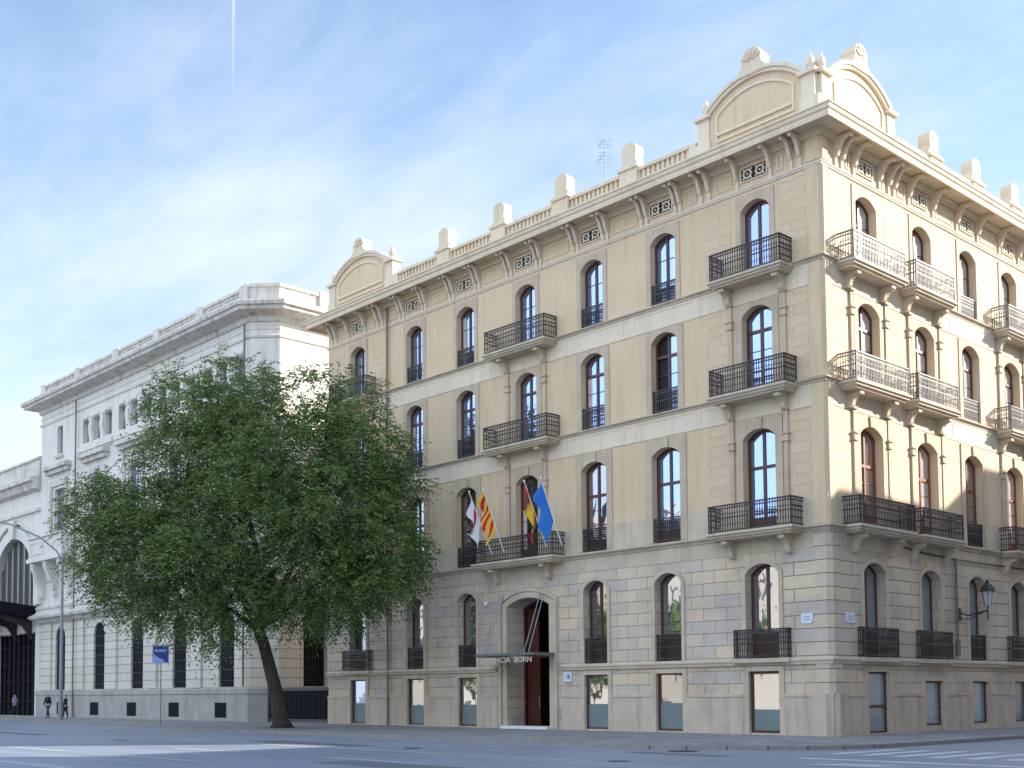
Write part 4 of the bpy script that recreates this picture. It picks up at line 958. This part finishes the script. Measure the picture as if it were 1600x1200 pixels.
for o in big:
    k = MB(); k.face([HL.p(u, z, -.45) for u, z in outline(o, 0, 24)]); ww = sb(k, 'window', 'glass_dark')
    k = MB()
    for q in range(-3, 4):
        u = o['uc']+q*1.35; zt_ = arc_z(u, o)-.05; fbox(k, HL, u-.16, u+.16, 9.6, zt_, -.42, -.22)
    k.build('mullion', 'pale_and_sunlit_iron', ww)
    k = MB()                                                # decorative ironwork lattice between the mullions
    for q in range(-3, 3):
        for r_ in range(24):
            u0 = o['uc']+q*1.35+.25; zc = 9.8+r_*.26
            if zc+.3 > min(arc_z(u0, o), arc_z(u0+.85, o)): continue
            for cx_ in (.2, .62):
                P_ = lambda rr: [(u0+cx_+rr*math.cos(t), zc+.12+rr*math.sin(t)) for t in [math.pi*w_/3 for w_ in range(6)]]
                ring(k, HL, P_(.18), P_(.11), -.41, -.38)
    k.build('lattice', 'pale_and_sunlit_iron', ww)
k = MB(); sprism(k, HL, [(0, 8.4), (4.2, 9.0), (4.2, 9.9), (3.9, 9.9), (0, 9.5)], -110, -76.3); cn_ = sb(k, 'canopy', 'grille_dark')
for c in (-77.2, -80.6, -84.8, -89, -93): k = MB(); sprism(k, HL, [(0, 8.38), (3.2, 8.8), (2.4, 8.3), (.9, 7.8), (.25, 6.9), (0, 6.6)], c-.08, c+.08); k.build('canopy_bracket', 'iron', cn_)
k = MB()
for c in (-80.9, -93.6):
    quad(k, HL, c-4.45, c+4.45, 0.02, 7.28, -.55)
    for q in range(-4, 5): fbox(k, HL, c+q*1.1-.07, c+q*1.1+.07, 0.02, 7.28, -.54, -.40)
    for z in (1.2, 3.0, 4.6, 6.0): fbox(k, HL, c-4.4, c+4.4, z, z+.12, -.54, -.42)
sb(k, 'shutter', 'grille_dark')

# gate between the two buildings
gt = empty('metal_gate', 'dark metal gate closing the gap between the white building and the hotel', 'gate', (-36.4, .55, 0))
k = MB()
for q in range(14): wbox(k, -3.6+q*.51, -3.6+q*.51+.46, 0, .05, .12, 2.1)
k.build('panel', 'grille_dark', gt)
k = MB(); wbox(k, -3.7, 3.5, -.03, -.001, 1.95, 2.15); wbox(k, -3.7, 3.5, -.03, -.001, .08, .22); wbox(k, -3.78, -3.6, -.06, .1, 0, 2.3); wbox(k, 3.42, 3.58, -.06, .1, 0, 2.3); k.build('gate_frame', 'iron', gt)

# ------------------------------------------------------------------ street lamp, sign
lamp = empty('street_lamp', 'tall grey street lamp with a long curved arm at the left', 'street lamp', (-58.4, -5.3, 0))
k = MB(); tube(k, [(0, 0, 0), (0, 0, 1.5), (0, 0, 1.52), (0, 0, 6), (0, 0, 11.6)], [.17, .17, .14, .12, .08], 12); k.build('pole', 'galvanised', lamp)
k = MB(); tube(k, [(0, 0, 11.4), (-.25, -.35, 12.2), (-1.0, -1.3, 13.2), (-2.3, -2.9, 14.1), (-4.0, -5.0, 14.7)], [.07, .065, .06, .055, .05], 8); k.build('arm', 'galvanised', lamp)
k = MB(); tube(k, [(-3.8, -4.8, 14.68), (-4.1, -5.2, 14.75), (-4.8, -6.0, 14.9)], [.10, .2, .12], 8); k.build('lamp_head', 'galvanised', lamp)
sg = empty('parking_sign', 'blue square street sign on a thin post in front of the white building', 'sign', (-38.3, -7.9, 0))
k = MB(); cyl(k, (0, 0, 0), (0, 0, 4.65), .035); cyl(k, (.28, .32, 3.4), (.28, .32, 4.65), .02); k.build('post', 'galvanised', sg)
FS = Fr((0, 0), (.6623, .7492), (.7492, -.6623))
k = MB(); fbox(k, FS, -.48, .48, 3.55, 4.62, .04, .08); k.build('sign_border', 'sign_light', sg)
k = MB(); fbox(k, FS, -.43, .43, 3.62, 4.56, .08, .084); k.build('sign_face', 'sign_blue', sg)
k = MB(); fprism(k, FS, [(-.43, 3.62), (.25, 3.62), (.12, 3.78), (-.15, 3.90), (-.43, 4.12)], .084, .088); 
for a, b in ((-.33, -.20), (-.17, -.12), (-.08, .02), (.05, .15), (.18, .30)): fbox(k, FS, a, b, 4.22, 4.36, .084, .088)
k.build('sign_symbol', 'sign_light', sg)

# ------------------------------------------------------------------ tree
tree = empty('street_tree', 'big feathery dark green street tree on a leaning trunk before the hotel', 'tree', (-27.0, -7.2, 0))
VR = Vector((.6623, .7492, 0)); VB = Vector((-.7492, .6623, 0))       # crown axes: across and away
def tp(s, b, z): v = VR*s+VB*b; return Vector((v.x, v.y, z))
# (across, away, height, radius, radius z)
BL_ = [(-4.6, 0, 16.6, 2.3, 2.1), (-2.2, .3, 17.2, 2.5, 1.9), (-.5, -.6, 15.0, 1.9, 1.8), (1.7, -.8, 17.1, 1.2, 1.4), (3.6, -1.2, 16.3, 1.9, 1.6), (4.6, -1.6, 14.2, 2.0, 1.9),
       (-5.0, 0, 13.9, 2.4, 2.2), (-2.4, -.5, 13.6, 3.0, 2.5), (.8, -1.5, 13.4, 3.0, 2.5), (3.6, -2.2, 11.6, 3.0, 2.5), (5.2, -2.8, 9.4, 2.4, 2.2), (5.6, -2.6, 7.8, 1.9, 1.3),
       (-9.0, .5, 11.3, 2.0, 1.5), (-7.2, 0, 10.9, 2.6, 2.0), (-9.4, .4, 9.4, 1.7, 1.9), (-7.0, -.6, 8.4, 2.7, 2.2), (-4.4, -.8, 9.9, 2.9, 2.5), (-1.2, -1.6, 10.0, 3.0, 2.6),
       (-4.8, -.4, 6.6, 2.5, 1.8), (-7.6, -.2, 6.9, 1.7, 1.2), (-1.8, -1.2, 6.6, 2.4, 1.6), (1.4, -2.0, 8.2, 2.8, 2.4), (3.6, -2.4, 7.2, 2.3, 1.8), (1.2, -1.4, 5.9, 1.8, 1.0), (3.0, -2.6, 5.9, 1.5, .9), (-3.6, 0, 5.0, 1.2, .8), (-1.0, -3.6, 12.0, 1.9, 1.7), (2.0, -4.0, 10.2, 1.9, 1.7), (-3.6, -3.4, 8.4, 1.9, 1.6),
       (5.3, -2.2, 12.4, 1.5, 1.6), (6.4, -2.8, 9.0, 1.2, 1.3), (-10.6, .6, 11.4, .9, .9)]
_rb = random.Random(21)
for b_ in list(BL_):
    if b_[3] < 1.5: continue
    t_ = _rb.uniform(0, 2*math.pi); u_ = _rb.uniform(-.8, 1)
    BL_.append((b_[0]+b_[3]*.98*math.cos(t_)*.9, b_[1]+b_[3]*.7*math.sin(t_), b_[2]+b_[4]*.95*u_, _rb.uniform(.8, 1.25), _rb.uniform(.6, .95)))
def crown_mesh(blobs, per, seed, tpf, leafL=.20, leafW=.055, clampy=None):
    rg = np.random.default_rng(seed); V = []; F = []; vol = np.array([b[3]*b[3]*b[4] for b in blobs])**.8; vol /= vol.sum()
    cnt = (vol*per).astype(int)
    for bi, b in enumerate(blobs):
        c_ = np.array(tpf(b[0], b[1], b[2])); n = cnt[bi]
        # each blob is itself made of drooping sprays with gaps between them
        ns = max(8, n//26); dirs = rg.normal(size=(ns, 3)); dirs /= np.linalg.norm(dirs, axis=1)[:, None]
        rad = rg.uniform(.45, 1.12, ns)**.7
        for q in range(ns):
            d = dirs[q]; base = c_+d*np.array([b[3], b[3], b[4]])*rad[q]*.86
            if clampy is not None and base[1] > clampy: continue
            out = d*np.array([1, 1, .5])+np.array([0, 0, .15]); out /= np.linalg.norm(out)
            for tw in range(4):
                t = out+rg.normal(size=3)*.45; t /= np.linalg.norm(t); L = rg.uniform(.7, 1.5)
                s0 = base+rg.normal(size=3)*.16; m = 11
                sd_ = np.cross(t, [0, 0, 1]); sd_ /= (np.linalg.norm(sd_)+1e-6)
                for k_ in range(m):
                    f = (k_+.5)/m; p = s0+t*L*f+np.array([0, 0, -.48*L*f*f])
                    sgn = 1 if k_ % 2 else -1
                    ld = sd_*sgn*.8+t*.5+np.array([0, 0, -.45])+rg.normal(size=3)*.30; ld /= np.linalg.norm(ld)
                    wd = np.cross(ld, rg.normal(size=3)); wd /= (np.linalg.norm(wd)+1e-6)
                    l_ = leafL*rg.uniform(.7, 1.4); w_ = leafW*rg.uniform(.8, 1.3); i0 = len(V)
                    V += [p, p+ld*l_*.5+wd*w_, p+ld*l_, p+ld*l_*.5-wd*w_]; F.append((i0, i0+1, i0+2, i0+3))
    me = bpy.data.meshes.new('crown'); me.from_pydata([tuple(v) for v in V], [], F); me.materials.append(MATS['leaf']); return me
tb = np.array([-27.0, -7.2])
me = crown_mesh(BL_, 112000, 5, tp, leafL=.20, leafW=.036, clampy=6.6)
cr = bpy.data.objects.new('crown', me); C.objects.link(cr); cr.parent = tree
k = MB(); tube(k, [tp(.15, 0, -.05), tp(.10, 0, .35), tp(-.15, 0, 1.9), tp(-.75, 0, 4.2), tp(-1.05, 0, 5.1)], [.66, .44, .35, .30, .30], 14); k.build('trunk', 'bark', tree, True, True)
fork = (-1.05, 0, 5.0)
def limb(pts, r0):
    k = MB(); n = len(pts); tube(k, [tp(*p) for p in pts], [r0*(1-.8*i/(n-1)) for i in range(n)], 8); k.build('limb', 'bark', tree, True, True)
limb([fork, (-2.0, .1, 6.9), (-3.6, .2, 9.0), (-5.6, .3, 11.6), (-6.6, .2, 13)], .20)
limb([fork, (-.9, -.1, 7.0), (-1.2, -.3, 9.5), (-2.2, -.2, 13.2), (-2.6, 0, 16.5)], .23)
limb([fork, (.1, -.4, 6.8), (1.2, -1.0, 9.2), (2.4, -1.2, 12.6), (2.6, -1.2, 16.4)], .20)
limb([fork, (.8, -.8, 6.2), (2.6, -1.8, 7.6), (4.6, -2.4, 9.6), (6.0, -2.6, 10.5)], .16)
limb([fork, (-2.4, .2, 6.0), (-4.6, .1, 7.2), (-7.2, 0, 8.6), (-9.4, .4, 10.2)], .15)
limb([(-1.2, -.3, 9.5), (-3.0, -.1, 12.0), (-4.6, 0, 15.4)], .10)
limb([(1.2, -1.0, 9.2), (3.6, -1.6, 12.2), (4.8, -1.6, 14.8)], .09)
limb([(-3.6, .2, 9.0), (-6.0, .2, 10.4), (-8.8, .5, 11.4)], .08)

k = MB(); wbox(k, -.95, .95, -.95, .95, .004, .03); k.v = [(x-27.0+.1, y-7.15, z) for x, y, z in k.v]; struct(k.build('tree_pit', 'kerb_stone'))
k = MB(); wbox(k, -.82, .82, -.82, .82, .02, .036); k.v = [(x-27.0+.1, y-7.15, z) for x, y, z in k.v]; struct(k.build('tree_pit_soil', 'bark'))
# ------------------------------------------------------------------ people
def skinned(name, joints, edges, mat, parent, sub=2):
    bm = bmesh.new(); sk = bm.verts.layers.skin.verify(); vs_ = []
    for i, j in enumerate(joints):
        v = bm.verts.new(j[0]); v[sk].radius = (j[1], j[2] if len(j) > 2 else j[1]); v[sk].use_root = (i == 0); vs_.append(v)
    for p, q in edges: bm.edges.new((vs_[p], vs_[q]))
    me = bpy.data.meshes.new(name); bm.to_mesh(me); bm.free(); o = bpy.data.objects.new(name, me); C.objects.link(o); o.parent = parent
    sm_ = o.modifiers.new('Skin', 'SKIN'); sm_.use_smooth_shade = True
    s = o.modifiers.new('Sub', 'SUBSURF'); s.levels = sub; s.render_levels = sub; me.materials.append(MATS[mat]); return o
def person(loc, face, label, top, legs, hair, shoe, H=1.76, stride=.22, bag=False, lean=0):
    e_ = empty('person', label, 'person', loc, None); e_.rotation_euler = (0, 0, face); s = H/1.76; e_.scale = (s, s, s)
    hip, kn = .92, .50
    J = [((0, 0, hip), .13, .10), ((0, lean*.3, 1.18), .12, .09), ((0, lean*.6, 1.40), .15, .09), ((0, lean*.8, 1.50), .055), ((0, lean, 1.60), .075, .09), ((0, lean, 1.70), .08, .09)]
    E_ = [(0, 1), (1, 2), (2, 3), (3, 4), (4, 5)]
    for sx, st_ in ((-1, stride), (1, -stride)):
        n = len(J); J += [((sx*.09, 0, .86), .09), ((sx*.10, st_*.55+.03, .48), .06), ((sx*.10, st_, .09), .042), ((sx*.10, st_-.13 if False else st_+.13, .035), .035, .03)]
        E_ += [(0, n), (n, n+1), (n+1, n+2), (n+2, n+3)]
        n = len(J); J += [((sx*.19, lean*.6, 1.42), .06), ((sx*.25, lean*.5-st_*.2, 1.14), .042), ((sx*.24, lean*.5-st_*.6+.04, .92), .032), ((sx*.235, lean*.5-st_*.65+.06, .83), .035, .02)]
        E_ += [(2, n), (n, n+1), (n+1, n+2), (n+2, n+3)]
    body = skinned('body', J, E_, 'skin', e_)
    Jt = [((0, 0, .90), .155, .12), ((0, lean*.3, 1.16), .15, .12), ((0, lean*.6, 1.40), .17, .115), ((0, lean*.75, 1.47), .09)]; Et = [(0, 1), (1, 2), (2, 3)]
    for sx, st_ in ((-1, stride), (1, -stride)):
        n = len(Jt); Jt += [((sx*.19, lean*.6, 1.42), .075), ((sx*.25, lean*.5-st_*.2, 1.14), .062), ((sx*.24, lean*.5-st_*.6+.04, .93), .05)]; Et += [(2, n), (n, n+1), (n+1, n+2)]
    skinned('jacket', Jt, Et, top, e_)
    Jl = [((0, 0, .93), .145, .115)]; El = []
    for sx, st_ in ((-1, stride), (1, -stride)):
        n = len(Jl); Jl += [((sx*.09, 0, .84), .105), ((sx*.10, st_*.55+.03, .48), .075), ((sx*.10, st_, .12), .062)]; El += [(0, n), (n, n+1), (n+1, n+2)]
    skinned('trousers', Jl, El, legs, e_)
    skinned('hair', [((0, lean-.02, 1.63), .085, .09), ((0, lean-.01, 1.73), .085, .095)], [(0, 1)], hair, e_)
    for sx, st_ in ((-1, stride), (1, -stride)): skinned('shoe', [((sx*.10, st_-.03, .05), .05, .045), ((sx*.10, st_+.15, .045), .045, .035)], [(0, 1)], shoe, e_)
    # face: nose, ears
    k = MB(); lathe(k, (0, lean+.095, 1.62), [(0, -.02), (.015, 0), (0, .03)], 6); k.build('nose', 'skin', e_)
    return e_
person((-75.6, -2.0, 0), R(120), 'pedestrian in a lilac hoodie and dark trousers walking past the station doors', 'hoodie', 'black_cloth', 'dark_hair', 'shoe_white', 1.92)
person((-66.2, -3.0, 0), R(200), 'grey haired pedestrian in a black jacket and jeans left of the lamp post', 'black_cloth', 'jeans', 'grey_hair', 'black_cloth', 1.98, .2, lean=.05)
person((-62.9, -3.0, 0), R(140), 'pedestrian in a long dark coat half hidden behind the lamp post', 'black_cloth', 'black_cloth', 'dark_hair', 'black_cloth', 1.85, .15)

# ------------------------------------------------------------------ surroundings outside the frame (cast the street's shade, seen in the panes)
def block(name, label, x0, x1, y0, y1, H, mat, face, nwin=None, bumpy=None):
    e_ = empty(name, label, 'building', (x0, y0, 0), 'buildings across the streets')
    k = MB(); wbox(k, 0, x1-x0, 0, y1-y0, -.15, H)
    if bumpy: wbox(k, 0, 5, bumpy[0]-y0, bumpy[1]-y0, H, bumpy[2])
    k.build('wall', mat, e_)
    fr = Fr((0, y1-y0), (1, 0), (0, 1)) if face == 'N' else Fr((0, 0), (0, 1), (-1, 0))
    L_ = (x1-x0) if face == 'N' else (y1-y0); nu = max(1, int(L_/4.2)); step = L_/nu; proto = None
    c_ = MB(); fbox(c_, fr, 0, L_, H-.7, H, 0, .6); 
    for z in (4.4, 8.6): fbox(c_, fr, 0, L_, z, z+.25, 0, .15)
    c_.build('cornice', 'trim', e_)
    for i in range(nu):
        for j in range(int((H-3)/4.1)):
            uc = step*(i+.5); z = 5.0+j*4.1
            if z+2.6 > H-.8: continue
            k = MB(); fbox(k, fr, uc-.62, uc+.62, z, z+2.5, 0, .03); k2 = k.build('window', 'glass_dark', e_)
    return e_
block('apartment_building', 'ochre apartment building across the side street, nearest the avenue', 20, 40, -20, 13, 27.6, 'pale_render', 'W')
block('apartment_building', 'lower ochre apartment building in the middle of the side street row', 20.02, 38, 13.02, 25.6, 21.1, 'ochre_render', 'W')
block('apartment_building', 'pale apartment building at the far end of the side street row', 20, 40, 25.62, 80, 23.7, 'pale_render', 'W', bumpy=(39.0, 41.2, 26.5))
for i, (a, b, H, m_) in enumerate([(-130, -98, 22, 'pale_render'), (-97, -70, 26, 'pale_render'), (-69, -48, 21, 'pale_render'), (-47, -24, 25, 'pale_render'), (-10, 16, 23, 'pale_render')]):
    block('apartment_building', ['far left', 'second', 'third', 'fourth', 'nearest'][i]+' sunlit apartment building across the avenue behind the viewer', a, b, -98, -82, H, m_, 'N')
me2 = crown_mesh([(0, 0, 5.5, 3.0, 2.6), (1.5, .6, 7.4, 2.4, 2.0), (-1.6, -.4, 6.9, 2.6, 2.1), (0, 0, 8.8, 2.0, 1.8)], 9000, 9, lambda s, b, z: Vector((s, b, z)), .34, .12)
tk = MB(); tube(tk, [(0, 0, -.12), (.1, 0, 3), (0, .1, 6.5)], [.25, .2, .15], 8); tko = tk.build('trunk', 'bark', None, True); tkm = tko.data; bpy.data.objects.remove(tko)
for i, (x, y, s) in enumerate([(-88, -62, 1.1), (-74, -60, 1.0), (-61, -61, 1.2), (-49, -60, 1.0), (-37, -62, 1.15), (-25, -60, 1.0), (-13, -62, 1.2), (-2, -66, 1.0), (-30, -50, 1.0), (-55, -48, 1.0), (-5, -51, 1.05), (-17, -47, 1.0), (-42, -49, 1.1), (5, -49, 1.1), (-66, -49, 1.0), (-80, -50, 1.1)]):
    e_ = empty('avenue_tree', 'rounded leafy tree in the row along the far side of the avenue', 'tree', (x, y, 0), 'trees along the far side of the avenue'); e_.scale = (s, s, s); e_.rotation_euler = (0, 0, i*1.7)
    for nm, md in (('crown', me2), ('trunk', tkm)): o = bpy.data.objects.new(nm, md); C.objects.link(o); o.parent = e_
